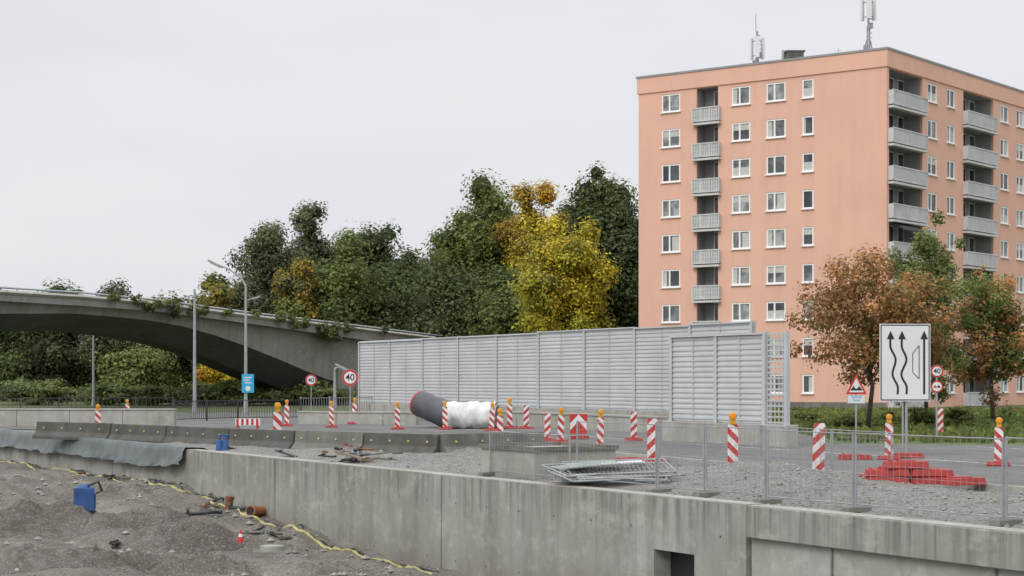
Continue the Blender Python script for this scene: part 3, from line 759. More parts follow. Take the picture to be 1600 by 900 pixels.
T('deciduous_tree', 'small deciduous tree with brownish orange leaves', 335, 80, 420, 156, [OR[2], OL[0], GG[1], OL[1]], 6500, .18, .1)
T('deciduous_tree', 'large green deciduous tree with yellowing top', 757, 172, 274, 166, [GR[0], GR[1], OL[0], OL[2], OL[0]], 18000, .22, .1, 50, lobe_r=(.22, .44), spread=.96)
T('deciduous_tree', 'deciduous tree with golden orange crown', 841, 106, 276, 160, [OR[0], OR[1], OR[2], OL[1], YE[0]], 12000, .19, .35, 34, lobe_r=(.24, .46), spread=.96)
T('deciduous_tree', 'bright yellow autumn tree with full crown', 886, 142, 334, 138, YE + [YE[2], OL[1]], 18000, .16, .12, 50, lobe_r=(.2, .42), spread=.97)
T('deciduous_tree', 'very tall dark green deciduous tree', 925, 158, 254, 178, DK + OL[2:], 16000, .24, .08, 46, lobe_r=(.22, .44), spread=.95)
T('deciduous_tree', 'tall dark green deciduous tree beside the apartment block', 985, 135, 256, 176, DK, 11000, .24, .08)
T('deciduous_tree', 'small dark green tree behind the bridge', 172, 82, 417, 152, [GG[0], DK[1]], 8000, .18, .1, core=False)
T('deciduous_tree', 'dark green deciduous tree with uneven crown', 703, 100, 344, 172, DK[:2] + [GR[0], GR[2]], 10000, .22, .1)
T('deciduous_tree', 'dark bushy tree behind the bridge', 265, 105, 448, 158, [GG[0], DK[1]], 6500, .18, .1)
T('deciduous_tree', 'dark green tree with dense crown', 505, 140, 395, 158, DK[:2] + GR[:1], 11000, .21, .05, 32)
T('deciduous_tree', 'grey green tree with low crown', 385, 125, 415, 160, GG, 10000, .2, .05)
T('deciduous_tree', 'dense grey green tree between taller trees', 440, 110, 375, 168, GG + DK[:1], 9000, .2, .05)
T('deciduous_tree', 'shaded dark green tree', 690, 170, 405, 156, DK[:2] + GR[2:], 12000, .21, .03, 36)
T('deciduous_tree', 'shaded dark green tree', 600, 165, 422, 160, DK + GR[2:], 10000, .21, .03, 32)
T('deciduous_tree', 'shaded dark green tree', 800, 130, 395, 150, GR + OL[2:], 10000, .2, .03)
T('deciduous_tree', 'dark tree beyond the bridge', 85, 105, 425, 164, DK + GG[:1], 7000, .2, .1)
T('deciduous_tree', 'dark tree beyond the bridge', 5, 120, 445, 168, DK, 7000, .2, .1)
LG = pal(2.3, (.08, .1, .035), (.11, .12, .04), (.07, .09, .03))
T('deciduous_tree', 'low light green tree under the bridge', 212, 125, 538, 152, LG + OL[:1], 8000, .17, .0)
T('deciduous_tree', 'low yellow autumn tree under the bridge', 335, 52, 552, 148, [YE[0], YE[3], OR[0]], 5000, .14, .0)
T('deciduous_tree', 'low green tree under the bridge', 275, 95, 545, 166, OL[:2] + LG, 7000, .19, .0)
T('deciduous_tree', 'low dark green tree under the bridge', 400, 90, 566, 160, GR + LG[:1], 6000, .2, .0)
T('deciduous_tree', 'low dark green tree under the bridge', 152, 95, 516, 168, DK + GR, 7000, .2, .0)
T('deciduous_tree', 'low green tree under the bridge', 50, 130, 528, 166, DK + GR, 7000, .2, .0)
T('deciduous_tree', 'loose rust brown autumn tree standing on the grass verge', 1355, 225, 384, 66, RU, 10500, .095, .24, 60, core=False, tr=.085, group='trees by the building', lobe_r=(.15, .3), spread=1.08)
T('deciduous_tree', 'small rust brown tree with drooping crown', 1415, 130, 432, 68, RU + OL[:1], 5500, .095, .2, 40, core=False, tr=.06, group='trees by the building', lobe_r=(.15, .3), spread=1.1)
T('birch_tree', 'slender green birch tree beside the apartment block', 1450, 140, 322, 72, GR + LG[:2], 12000, .085, .08, 60, core=False, tr=.07, group='trees by the building', lobe_r=(.13, .27), spread=1.08)
T('deciduous_tree', 'brown and green tree by the road', 1552, 150, 405, 78, RU[:2] + GR[:2], 8500, .11, .1, 46, core=False, tr=.09, group='trees by the building', lobe_r=(.15, .3), spread=1.08)
rs = np.random.RandomState(5); P_, N_, C_, K_ = [], [], [], []
for i in range(28):
    X = -74 + i * 4.2; D = 196 + rs.uniform(-6, 8); hh = rs.uniform(6, 8) if X < -42 else rs.uniform(12, 16)
    p, nr, c, cores, _ = crown_pts(rs, X, D, hh / 2, 4.2, hh / 2, 12, 2000, DK[:2] + GR[:1]); P_.append(p); N_.append(nr); C_.append(c); K_ += cores
o = mkobj('distant_wood', leaf_mesh('distant_wood', np.vstack(P_), np.vstack(N_), .3, np.vstack(C_), K_)); o['kind'] = 'stuff'; o['label'] = 'dark green wood closing the view behind the bridge'; o['category'] = 'wood'
def bush(u, v, D, wd, ht, pal, label, n=1500, name='bush', z=None, leaf=.1, core=True):
    global TREES; TREES += 1; rs = np.random.RandomState(TREES * 31)
    X = (u - 800) / F * D; zb = -.03 if z is None else z
    p, nr, c, cores, _ = crown_pts(rs, 0, 0, ht * .45, wd / 2, ht / 2, 9, n, pal)
    o = mkobj(name, leaf_mesh(name, p, nr, leaf, c, cores if core else None), None, (X, D, zb)); tag(o, label, 'plant' if name == 'hanging_plant' else 'bush'); return o
for u in (170, 240, 300, 350, 400, 445, 500, 80, 20): bush(u, 0, 136 + (u % 7), 7, 2.2 + (u % 5) * .3, DK[:1] + GR + LG[:1], 'low green bush on the bank under the bridge', 1800, leaf=.15)
for u, hh, nn2 in ((178, .3, 180), (215, .35, 180), (236, .8, 350), (255, .4, 180), (270, 1.1, 450), (302, .9, 350), (322, .6, 240), (355, .3, 160), (400, .3, 160), (436, .5, 220), (456, .9, 350), (478, .7, 260), (508, 1.5, 550), (524, 1.7, 600), (545, .6, 240), (600, .3, 160)):
    P = PB(u); bush(u, 0, P.y - .4, 1.0 + hh * .55, hh + .45, DK[:2] + GR[:1] + OL[:1], 'straggly green plant hanging over the bridge edge', nn2, 'hanging_plant', zat(top(u), P.y) - hh + .1, .11, core=False)
rs = np.random.RandomState(9); N = 26000
gx = rs.uniform(10.8, 42, N); gy = rs.uniform(50.5, 110, N); k = (gy > 53.4 + 0 * gx) | (gx > 24); k &= gy > 53 - (gx - 13) * .28; gx, gy = gx[k], gy[k]; N = len(gx)
hgt = rs.uniform(.08, .3, N) * (1 + .8 * np.sin(gx * 1.3) * np.sin(gy * .7)); ang = rs.uniform(0, 6.28, N)
pts = np.stack([gx, gy, hgt * .5], 1); nr = np.stack([np.cos(ang), np.sin(ang), np.full(N, .25)], 1)
cc = np.array(GR + OL[:1])[rs.randint(4, size=N)] * rs.uniform(.7, 1.5, (N, 1))
o = mkobj('grass', leaf_mesh('grass', pts, nr, .16, cc)); o['kind'] = 'stuff'; o['label'] = 'rough green grass and weeds on the verge'; o['category'] = 'grass'
for u, v, w_, h_ in ((1275, 668, 1.6, .8), (1320, 672, 1.2, .7), (1440, 668, 2.0, 1.0), (1390, 664, 1.4, .8), (1500, 670, 2.2, 1.1), (1250, 660, 1.2, .6)):
    X, D = G(u, v); bush(u, 0, D, w_, h_, GR + OL[:1], 'low green weeds growing on the verge', 1200, leaf=.06)

# ------------------------------------------------------------------ beacons
def beacon(lamp, mat, label):
    r = root('warning_beacon', label, 'traffic beacon', (0, 0, 0), group='traffic beacons along the road')
    b = MB(); prof = [(-.125, 0), (.125, 0), (.125, .95), (.1, 1.0), (-.1, 1.0), (-.125, .95)]
    b.prism([(x, z + .14) for x, z in prof], -.02, .02); b.obj('blade', mat, r)
    b = MB(); b.box((0, 0, .05), (.72, .36, .08), 0, 0, .86); b.box((0, 0, .11), (.3, .2, .05)); b.box((.27, 0, .1), (.1, .2, .03)); b.box((-.27, 0, .1), (.1, .2, .03)); b.obj('foot', M_rubber, r, bevel=.015)
    b = MB(); b.box((0, .035, .55), (.04, .04, 1.1)); b.obj('support_post', M_steel, r)
    if lamp:
        b = MB(); b.box((0, 0, 1.19), (.14, .08, .12), 0); b.box((0, 0, 1.26), (.06, .05, .04), 0)
        b.tube([(0, -.05, 1.33), (0, .05, 1.33)], .09, 16, 1); b.tube([(0, -.062, 1.33), (0, -.05, 1.33)], [.065, .085], 16, 1)
        b.tube([(0, -.03, 1.33), (0, .03, 1.33)], .1, 16, 0)
        b.obj('warning_lamp', [M_yel, M_amber], r, bevel=.006)
    return r
protoL = beacon(True, M_strR, 'red and white striped beacon with amber warning lamp on red foot')
protoN = beacon(False, M_strL, 'red and white striped beacon without lamp on red foot')
BE = [(153, 635, 682, 1), (200, 626, 664, 1), (433, 630, 704, 1), (448, 626, 668, 1), (518, 631, 670, 1), (553, 623, 665, 1), (621, 633, 673, 1), (696, 628, 673, 1),
      (752, 630, 669, 0), (768, 636, 675, 1), (782, 641, 697, 1), (797, 623, 672, 1), (822, 635, 672, 0), (855, 649, 691, 0), (876, 638, 694, 1), (937, 643, 701, 1),
      (990, 645, 691, 0), (1019, 656, 727, 0), (1145, 645, 738, 1), (1278, 663, 748, 0), (1389, 648, 720, 1), (1469, 640, 682, 0), (1560, 660, 730, 1)]
fl, fn = True, True
rb = random.Random(2)
for u, t_, v, lamp in BE:
    x, y = G(u, v - 2); hgt = (v - t_) / F * y; sc = hgt / (1.44 if lamp else 1.14)
    sc = max(.8, min(1.12, sc)); rz = rb.uniform(-.25, .25) + (-x / y) * .6
    if lamp and fl: r = protoL; fl = False
    elif (not lamp) and fn: r = protoN; fn = False
    else:
        r = copy_thing(protoL if lamp else protoN, (x, y, 0), rz, sc); r.rotation_euler = (rb.uniform(-.04, .04), rb.uniform(-.04, .04), rz); continue
    r.location = (x, y, 0); r.rotation_euler = (0, 0, rz); r.scale = (sc,) * 3
x, y = G(904, 686); r = root('chevron_board', 'small bold red and white chevron board on a foot', 'traffic sign', (x, y, 0))
b = MB(); b.box((0, 0, .52), (.6, .03, .68), 1)
b.poly([(-.29, -.018, .3), (0, -.018, .62), (.29, -.018, .3), (.29, -.018, .54), (0, -.018, .85), (-.29, -.018, .54)], 0)
b.obj('board', [M_signw, M_red], r); b = MB(); b.box((0, 0, .06), (.7, .4, .11)); b.obj('foot', M_rubber, r, bevel=.01)
x, y = G(387, 672); r = root('barrier_board', 'low red and white striped barrier board', 'barrier', (x, y, 0))
b = MB(); b.box((0, 0, .33), (1.0, .03, .28), 0)
for k in range(5): b.poly([(-.46 + k * .2, -.018, .2), (-.36 + k * .2, -.018, .2), (-.36 + k * .2, -.018, .46), (-.46 + k * .2, -.018, .46)], 1)
b.obj('board', [M_signw, M_red], r)
for xx in (-.4, .4): b = MB(); b.box((xx, 0, .1), (.06, .3, .2)); b.obj('foot', M_rubber, r)
proto = None
def rfoot(x, y, z, rz, label):
    global proto
    if proto is None:
        proto = root('rubber_foot', label, 'rubber foot', (x, y, z), rz, 'red rubber beacon feet by the road')
        b = MB(); b.box((0, 0, .065), (.8, .4, .13), 0, 0, .92); b.box((0, 0, .14), (.32, .18, .02)); b.tube([(-.3, -.1, .145), (-.3, .1, .145)], .022, 6); b.obj('rubber_block', M_rubber, proto, bevel=.03); return
    copy_thing(proto, (x, y, z), rz, 1.0, label)
x0, y0 = G(1420, 764); z0 = zup(x0, y0) + .02
for i, (dx, dy, dz, rz_) in enumerate(((-.42, 0, 0, .05), (.42, .03, 0, -.04), (-.4, .02, .145, -.06), (.4, .04, .145, .07), (-.05, .03, .29, .1), (-.5, .5, 0, .1), (.4, .5, 0, -.1), (-.1, .52, .145, .05), (0.95, -.2, 0, .5))): rfoot(x0 + dx, y0 + dy, z0 + dz, rz_, 'red rubber beacon foot stacked in a pile by the kerb')
x0, y0 = G(1336, 718); rfoot(x0, y0, .004, .1, 'single red rubber beacon foot lying on the asphalt')
x0, y0 = G(985, 724); rfoot(x0, y0, .004, .2, 'single red rubber beacon foot lying on the asphalt')

# ------------------------------------------------------------------ signs
def disc(b, r_, y, z, mi, n=28, x=0): b.poly([(x + r_ * math.cos(2 * math.pi * k / n), y, z + r_ * math.sin(2 * math.pi * k / n)) for k in range(n)], mi)
def speed_sign(u, vb, vc, rad_px, label, txt='40'):
    x, y = G(u, vb); zc_ = zat(vc, y); R = rad_px / F * y
    r = root('speed_limit_sign', label, 'traffic sign', (x, y, 0)); r.rotation_euler = (0, 0, -.05)
    b = MB(); b.tube([(0, .04, 0), (0, .04, zc_ + R * .9)], .03, 8); b.obj('pole', M_steel, r)
    b = MB(); b.tube([(0, -.0, zc_), (0, .02, zc_)], R, 28, 3); disc(b, R * .97, -.004, zc_, 1); disc(b, R * .72, -.008, zc_, 0)
    b.obj('sign_face', [M_signw, M_red, M_black, M_steel], r)
    text_mesh('speed_number', txt, R * 1.1, M_black, r, (0, -.013, zc_)); return r
speed_sign(547, 663, 590, 13, 'round red bordered speed limit 40 sign on a post')
speed_sign(486, 648, 594, 9, 'small round red bordered speed limit 40 sign on a post')
r = speed_sign(1464, 690, 580, 10, 'speed limit and no overtaking signs stacked on one post')
y = r.location.y; zc_ = zat(604, y); R = 9.5 / F * y
b = MB(); disc(b, R, -.004, zc_, 1); disc(b, R * .76, -.008, zc_, 0)
for xx, mi in ((-.3, 1), (.3, 2)):
    b.poly([(R * (xx + a), -.012, zc_ + R * c) for a, c in ((-.25, -.2), (.25, -.2), (.25, .02), (.14, .05), (.1, .22), (-.1, .22), (-.14, .05), (-.25, .02))], mi)
b.obj('no_overtaking_face', [M_signw, M_red, M_black], r)
x, y = G(1338, 690); zc_ = zat(601, y); k = y / F
r = root('uneven_road_warning_sign', 'red bordered triangular uneven road sign with supplementary plate', 'traffic sign', (x, y, 0))
b = MB(); b.tube([(0, .04, 0), (0, .04, zc_ + 10 * k)], .03, 8); b.obj('pole', M_steel, r)
def tri(s_, y_, mi, dz=0): b.poly([(-16.5 * k * s_, y_, zc_ - 15 * k * s_ + dz), (16.5 * k * s_, y_, zc_ - 15 * k * s_ + dz), (0, y_, zc_ + 17 * k * s_ + dz)], mi)
b = MB(); tri(1, 0, 1); tri(.7, -.006, 0, -.03)
pts = [(-9, -9), (9, -9), (9, -7), (7, -6), (4.4, -1.5), (1.8, -6), (0, -6.4), (-1.8, -6), (-4.4, -1.5), (-7, -6), (-9, -7)]
b.poly([(p[0] * k, -.012, zc_ + p[1] * k) for p in pts], 2); b.obj('sign_face', [M_signw, M_red, M_black], r)
b = MB(); b.box((0, 0, zat(624, y)), (27 * k, .02, 12 * k), 0); b.box((0, .005, zat(624, y)), (28.5 * k, .018, 13.5 * k), 1); b.obj('supplementary_plate', [M_signw, M_steel], r)
text_mesh('plate_text', 'Radweg\nEnde', 5.2 * k, M_bluesign, r, (0, -.014, zat(622.5, y)))
x, y = G(1414, 716); k = y / F; r = root('lane_shift_sign', 'large white board with black lane shift arrows on grey posts', 'traffic sign', (x, y, 0)); r.rotation_euler = (0, 0, .04)
zb, zt_ = zat(627, y), zat(506, y); Wd = 80 * k; Hh = zt_ - zb
b = MB(); b.box((0, 0, (zb + zt_) / 2), (Wd, .03, Hh), 0)
def fr(mg, w_, mi, y_):
    for a, c in (((-Wd / 2 + mg, zb + mg), (Wd / 2 - mg, zb + mg)), ((-Wd / 2 + mg, zt_ - mg), (Wd / 2 - mg, zt_ - mg))): b.strip([a, c], w_, y_, mi)
    for xx in (-Wd / 2 + mg, Wd / 2 - mg): b.strip([(xx, zb + mg), (xx, zt_ - mg)], w_, y_ - .001, mi)
fr(.035, .028, 1, -.018)
def lx(px): return (px - 1414) * k
def lz(py): return zb + (627 - py) * k
def arrow(pts, w_=.055):
    P = [(lx(a), lz(c)) for a, c in pts]
    Q = []
    for i in range(len(P) - 1):
        p0 = Vector(P[max(i - 1, 0)]); p1 = Vector(P[i]); p2 = Vector(P[i + 1]); p3 = Vector(P[min(i + 2, len(P) - 1)])
        for q in range(6):
            s_ = q / 6; Q.append(tuple(.5 * ((2 * p1) + (p2 - p0) * s_ + (2 * p0 - 5 * p1 + 4 * p2 - p3) * s_ ** 2 + (3 * p1 - p0 - 3 * p2 + p3) * s_ ** 3)))
    Q.append(P[-1]); b.strip(Q, w_, -.02, 1)
    X_, Z_ = P[-1]; b.poly([(X_ - .1, -.023, Z_ - .05), (X_ + .1, -.023, Z_ - .05), (X_, -.023, Z_ + .17)], 1)
arrow([(1402, 616), (1402, 603), (1394, 585), (1399, 562), (1391, 543), (1391, 527)])
arrow([(1416, 616), (1416, 603), (1408, 585), (1416, 562), (1409, 543), (1409, 527)])
arrow([(1444, 616), (1444, 580), (1444, 550), (1444, 527)])
b.strip([(lx(a), lz(c)) for a, c in ((1436, 540), (1426, 552), (1426, 582), (1436, 592))], .02, -.02, 1); b.strip([(lx(1436), lz(592)), (lx(1436), lz(540))], .02, -.021, 1)
b.obj('sign_board', [M_signw, M_black], r)
b = MB()
b.tube([(.05, .06, 0), (.05, .06, zt_ - .2)], .038, 8); b.tube([(-.04, .06, 0), (-.04, .06, zb + .3)], .025, 8)
for zz in (zb + .3, zt_ - .4): b.box((0, .035, zz), (Wd * .8, .03, .05))
b.obj('sign_posts', [M_steel, M_signw], r)
b = MB(); b.box((0, .05, .07), (.95, .5, .13), 0, 0, .9); b.obj('foot', M_rubber, r, bevel=.015)
# ------------------------------------------------------------------ street lamps
def lamp(u, vb, vt, arm, label, head2=False):
    x, y = G(u, vb); zt_ = zat(vt, y); k = y / F
    r = root('street_lamp', label, 'street lamp', (x, y, 0), group='street lamps near the bridge')
    b = MB(); b.tube([(0, 0, 0), (0, 0, 1.2), (0, 0, zt_)], [.14, .11, .07], 10); b.tube([(0, 0, 0), (0, 0, .35)], .17, 10)
    if arm:
        ax, az = arm[0] * k, arm[1] * k
        b.tube([(0, 0, zt_), (ax * .15, 0, zt_ + az * .35), (ax * .55, 0, zt_ + az * .75), (ax, 0, zt_ + az)], [.07, .06, .05, .04], 8)
        b.obj('pole', M_steel, r)
        b = MB()
        b.box((ax * 1.08, 0, zt_ + az * 1.03), (1.0, .32, .14), 0, rot=Matrix.Rotation(.45, 3, 'Y')); b.box((ax * 1.08 - .02, 0, zt_ + az * 1.03 - .08), (.7, .24, .07), 1, rot=Matrix.Rotation(.45, 3, 'Y'))
        b.obj('lamp_head', [M_steel, M_white], r, bevel=.03)
    else: b.obj('pole', M_steel, r)
    if head2:
        b = MB(); b.tube([(0, 0, zt_ - .9), (.45, 0, zt_ - .75)], .035, 6); b.box((.65, 0, zt_ - .72), (.5, .2, .1), 0, rot=Matrix.Rotation(-.3, 3, 'Y')); b.obj('side_lamp', M_steel, r, bevel=.02)
    return r
L1 = lamp(384, 646, 447, (-44, 34), 'tall grey street lamp with long arm beside the bridge', True)
lamp(304, 645, 452, None, 'plain tall grey pole beside the bridge')
lamp(146, 634, 517, None, 'thin grey pole under the bridge')
lamp(523, 640, 576, (10, 2), 'short grey street lamp near the bridge pier')
k = L1.location.y / F; zc_ = zat(599, L1.location.y)
r = root('blue_information_sign', 'light blue sign with white marks fixed to a lamp pole', 'sign', (L1.location.x + 4 * k, L1.location.y - .16, zc_ - 15 * k))
b = MB(); b.box((0, 0, 15 * k), (19 * k, .03, 29 * k), 0)
b.obj('sign_board', [M_bluesign], r)
b = MB(); y_ = -.02
for j, (a, c) in enumerate(((-6, 6), (-7, 3), (-5, 6))): b.strip([(a * k, (24 - j * 4) * k), (c * k, (24 - j * 4) * k)], 1.6 * k, y_)
disc(b, 4 * k, y_, 7 * k, 0, 16); b.obj('sign_marks', M_signw, r)

# ------------------------------------------------------------------ concrete barriers with reflectors
def jersey(pa, pb, h, label, mat):
    A, B = Vector(pa), Vector(pb); L = (B - A).length; d = (B - A) / L; rz = math.atan2(d.y, d.x)
    r = root('concrete_barrier', label, 'concrete barrier', (A.x, A.y, 0), rz, 'concrete barriers with reflectors')
    prof = [(-.28, -.02), (-.28, .08), (-.13, .24), (-.09, h), (.09, h), (.13, .24), (.28, .08), (.28, -.02)]
    b = MB(); n = len(prof); vs = [(0.03, y_, z) for y_, z in prof] + [(L - .03, y_, z) for y_, z in prof]
    b.add(vs, [tuple(range(n))[::-1], tuple(range(n, 2 * n))] + [(i, (i + 1) % n, (i + 1) % n + n, i + n) for i in range(n)])
    b.box((L / 2, 0, h + .008), (L - .08, .16, .02), 1)
    b.obj('barrier_body', [mat, M_concd], r, bevel=.015)
    b = MB(); b.box((0, -.13, h * .66), (.05, .03, .05)); rm = b.mesh('reflector', M_refl)
    for q in (.12, .37, .62, .87): mkobj('reflector', rm, r, (L * q, 0, 0))
segs = [(178, 689), (264, 693), (362, 699), (464, 704), (572, 708), (688, 712), (848, 706)]
for i, (a, c) in enumerate(zip(segs[:-1], segs[1:])):
    if i in (3, 5): jersey(G(*a), G(*c), .56, 'low weathered grey concrete barrier block with pale reflectors', M_concd)
    else: jersey(G(*a), G(*c), .56, 'low dark stained concrete barrier block with pale reflectors', M_barr)
jersey(G(60, 684), G(176, 688), .56, 'low dark stained concrete barrier block with pale reflectors', M_barr)
def cwall(pa, pb, h, th, label, mat=M_conc2, name='low_concrete_wall'):
    A, B = Vector(pa), Vector(pb); L = (B - A).length; rz = math.atan2((B - A).y, (B - A).x)
    b = MB(); b.box((L / 2, 0, h / 2 - .05), (L, th, h + .1)); b.box((L / 2, 0, h + .01), (L + .04, th + .08, .07)); x = 2.0
    while x < L: b.box((x, -th / 2 - .001, h / 2), (.02, .01, h), 1); x += 2.4
    return tag(b.obj(name, [mat, M_black], None, (A.x, A.y, 0), rz, bevel=.01), label, 'wall')
cwall(G(-40, 666), G(274, 667), .75, .3, 'low pale concrete wall along the road')
cwall(G(468, 662), G(652, 664), .55, .3, 'low pale concrete wall beside the carriageway')
cwall(G(780, 664), G(1035, 677), .6, .35, 'low concrete kerb wall in front of the noise barrier')
def railing(pa, pb, h, label, mat=M_steeld, sp=.14):
    A, B = Vector(pa), Vector(pb); L = (B - A).length; rz = math.atan2((B - A).y, (B - A).x)
    r = root('railing', label, 'railing', (A.x, A.y, 0), rz, 'metal railings near the bridge'); b = MB()
    for z in (.12, h): b.box((L / 2, 0, z), (L, .05, .04))
    x = 0
    while x <= L: b.box((x, 0, h / 2 + .06), (.022, .022, h - .12)); x += sp
    b.obj('bars', mat, r); b = MB(); n = int(L / 2); b.box((0, 0, h / 2 + .02), (.07, .07, h + .1)); pm = b.mesh('post', mat)
    for i in range(n + 1): mkobj('post', pm, r, (L * i / n, 0, 0))
railing(G(272, 659), G(372, 656), 1.0, 'dark metal bar railing beside the road')
railing(G(372, 656), G(470, 655), 1.0, 'dark metal bar railing beside the road')
railing(G(470, 652), G(640, 648), 1.05, 'thin grey railing beside the road', M_fence, .2)
railing(G(-30, 650), G(270, 648), 1.0, 'thin dark railing under the bridge', M_steeld, .25)

# ------------------------------------------------------------------ big pipes
def lump(L, R, nseg=40, n=28, amp=.06, taper=0, seed=0, z0=0, fr_=7):
    b = MB(); vs = []
    for i in range(nseg + 1):
        q = i / nseg; rr = R * (1 - taper * q) * (min(1, .93 + q * 3, .93 + (1 - q) * 3))
        for k_ in range(n):
            a = 2 * math.pi * k_ / n; w_ = 1 + amp * mn.noise((q * fr_, math.cos(a) * 1.5 + seed, math.sin(a) * 1.5)) + amp * .6 * mn.noise((q * fr_ * 2.7, math.cos(a) * 3 + seed, math.sin(a) * 3))
            vs.append((-L / 2 + L * q, rr * w_ * math.cos(a), z0 + rr * w_ * math.sin(a)))
    b.add(vs, [(i * n + k_, i * n + (k_ + 1) % n, (i + 1) * n + (k_ + 1) % n, (i + 1) * n + k_) for i in range(nseg) for k_ in range(n)] + [tuple(range(n)), tuple(range(nseg * n, nseg * n + n))[::-1]]); return b
x, y = G(737, 670); r = root('wrapped_pipe', 'large pipe wrapped in crumpled white sheeting lying on the ground', 'pipe', (x, y, 0), math.radians(-14))
lump(2.1, .56, amp=.13, z0=.56).obj('pipe_wrap', M_wrap, r, smooth=True)
b = MB(); b.tube([(1.03, 0, .54), (1.12, 0, .54)], [.48, .48], 20); b.tube([(1.12, 0, .54), (1.13, 0, .54)], .4, 20, 1); b.obj('pipe_end', [M_steel, M_dpipe], r)
x, y = G(681, 668); r = root('dark_pipe', 'dark grey tube with red rim tilting down into the wrapped pipe', 'pipe', (x, y, 0)); r.rotation_euler = (0, math.radians(16), math.radians(-42))
b = lump(2.4, .56, amp=.04, taper=-.05, z0=.72); b.obj('pipe_body', M_dpipe, r, smooth=True)
b = MB(); b.tube([(-1.26, 0, .72), (-1.18, 0, .72)], .55, 24, 0); b.tube([(-1.28, 0, .72), (-1.26, 0, .72)], .46, 24, 1); b.obj('red_rim', [M_red, M_black], r)

# ------------------------------------------------------------------ concrete foundation block behind wall
bx, by = .45, 33.5
r = root('foundation_block', 'square pale concrete foundation block standing behind the wall', 'concrete block', (bx, by, -.05), RZw)
b = MB(); b.box((-1.05, 1.0, .3), (2.1, 2.0, .68)); b.obj('block', M_conc2, r, bevel=.015)
b = MB()
for c_, d_ in (((-1.05, -.02, .67), (2.2, .05, .09)), ((.02, 1.0, .67), (.05, 2.0, .09)), ((-2.12, 1.0, .67), (.05, 2.0, .09)), ((-1.05, 2.02, .67), (2.2, .05, .09))): b.box(c_, d_)
b.obj('rim_board', M_concd, r)
# ------------------------------------------------------------------ construction fences
def fence(s0, s1, n0=.62, n1=.62, h=1.22, label='galvanised wire mesh construction fence panel on the gravel'):
    A = Vector(sn(s1, n1)); B = Vector(sn(s0, n0)); L = (B - A).length; rz = math.atan2((B - A).y, (B - A).x)
    z = zup(A.x, A.y); r = root('construction_fence', label, 'fence', (A.x, A.y, z), rz, 'mesh fence panels behind the wall')
    b = MB()
    for x in (0.02, L - .04): b.tube([(x, 0, 0), (x, 0, h)], .019, 8)
    for zz in (.12, h - .02): b.tube([(.02, 0, zz), (L - .04, 0, zz)], .011, 6)
    b.obj('frame', M_fence, r); b = MB(); x = .1
    while x < L - .1: b.tube([(x, 0, .12), (x, 0, h - .02)], .003, 3, caps=False); x += .12
    for zz in np.arange(.25, h - .05, .16): b.tube([(.02, .005, zz), (L - .04, .005, zz)], .003, 3, caps=False)
    b.obj('wire_mesh', M_fence, r)
    b = MB(); b.box((.02, 0, .04), (.2, .5, .08), 0, 0, .9); b.obj('foot', M_concd, r, bevel=.01)
sp = [-3.6, -.6, 2.36, 4.42, 6.03, 7.4]
for a, c in zip(sp[:-1], sp[1:]): fence(a, c)
fence(7.4, 10.0); fence(10.2, 13.4, .62, .7, .95, 'low wire mesh fence panel leaning beside the concrete block')
def fence2(pa, pb, h=1.05):
    A, B = Vector(pa), Vector(pb); a = tosn(*A); c = tosn(*B); fence(c[0], a[0], c[1], a[1], h, 'grey mesh fence panel standing along the road edge')
fence2(G(1030, 722), G(1100, 730)); fence2(G(1100, 730), G(1190, 737)); fence2(G(1190, 737), G(1300, 748)); fence2(G(1300, 748), G(1395, 757))
def panelstack():
    rr = random.Random(8); x0, y0 = 2.0, 31.9
    L, Wp = 2.0, 1.2
    f_ = MB()
    for y_ in (-Wp / 2, Wp / 2): f_.tube([(-L / 2, y_, 0), (L / 2, y_, 0)], .018, 6)
    for x_ in (-L / 2, L / 2): f_.tube([(x_, -Wp / 2, 0), (x_, Wp / 2, 0)], .018, 6)
    fm = f_.mesh('frame', M_steel); g_ = MB(); x_ = -L / 2 + .1
    while x_ < L / 2: g_.tube([(x_, -Wp / 2, 0), (x_, Wp / 2, 0)], .007, 5); x_ += .09
    gm = g_.mesh('bars', M_fence)
    for i in range(9):
        r = root('steel_fence_panel', 'galvanised steel fence panel lying in a loose stack', 'fence panel', (x0 + rr.uniform(-.3, .3), y0 + rr.uniform(-.15, .2), .05 + .025 * i + zup(x0, y0)), 0, 'stack of steel fence panels')
        r.rotation_euler = (rr.uniform(.1, .16), rr.uniform(-.05, .03), math.radians(10) + rr.uniform(-.25, .25))
        mkobj('frame', fm, r); mkobj('bars', gm, r)
    for i, (dx, dy, dz, L_, W_2, mt, rz_, lb) in enumerate(((-.45, -.1, .31, 1.1, .5, M_sheet, .4, 'grey green flat sheet lying on the steel panels'), (-.8, .2, .24, .9, .45, M_sheet, .7, 'grey green flat sheet lying on the steel panels'), (.1, .1, .33, .9, .22, M_white, .3, 'narrow pale sheet lying on the steel panels'))):
        b = MB(); b.box((0, 0, 0), (L_, W_2, .012)); b.box((0, -W_2 / 2 + .02, .012), (L_, .03, .02)); o = b.obj('flat_sheet', mt, None, (x0 + dx, y0 + dy, zup(x0, y0) + dz), 0, bevel=.003); o.rotation_euler = (.13, -.04, rz_); tag(o, lb, 'sheet')
panelstack()

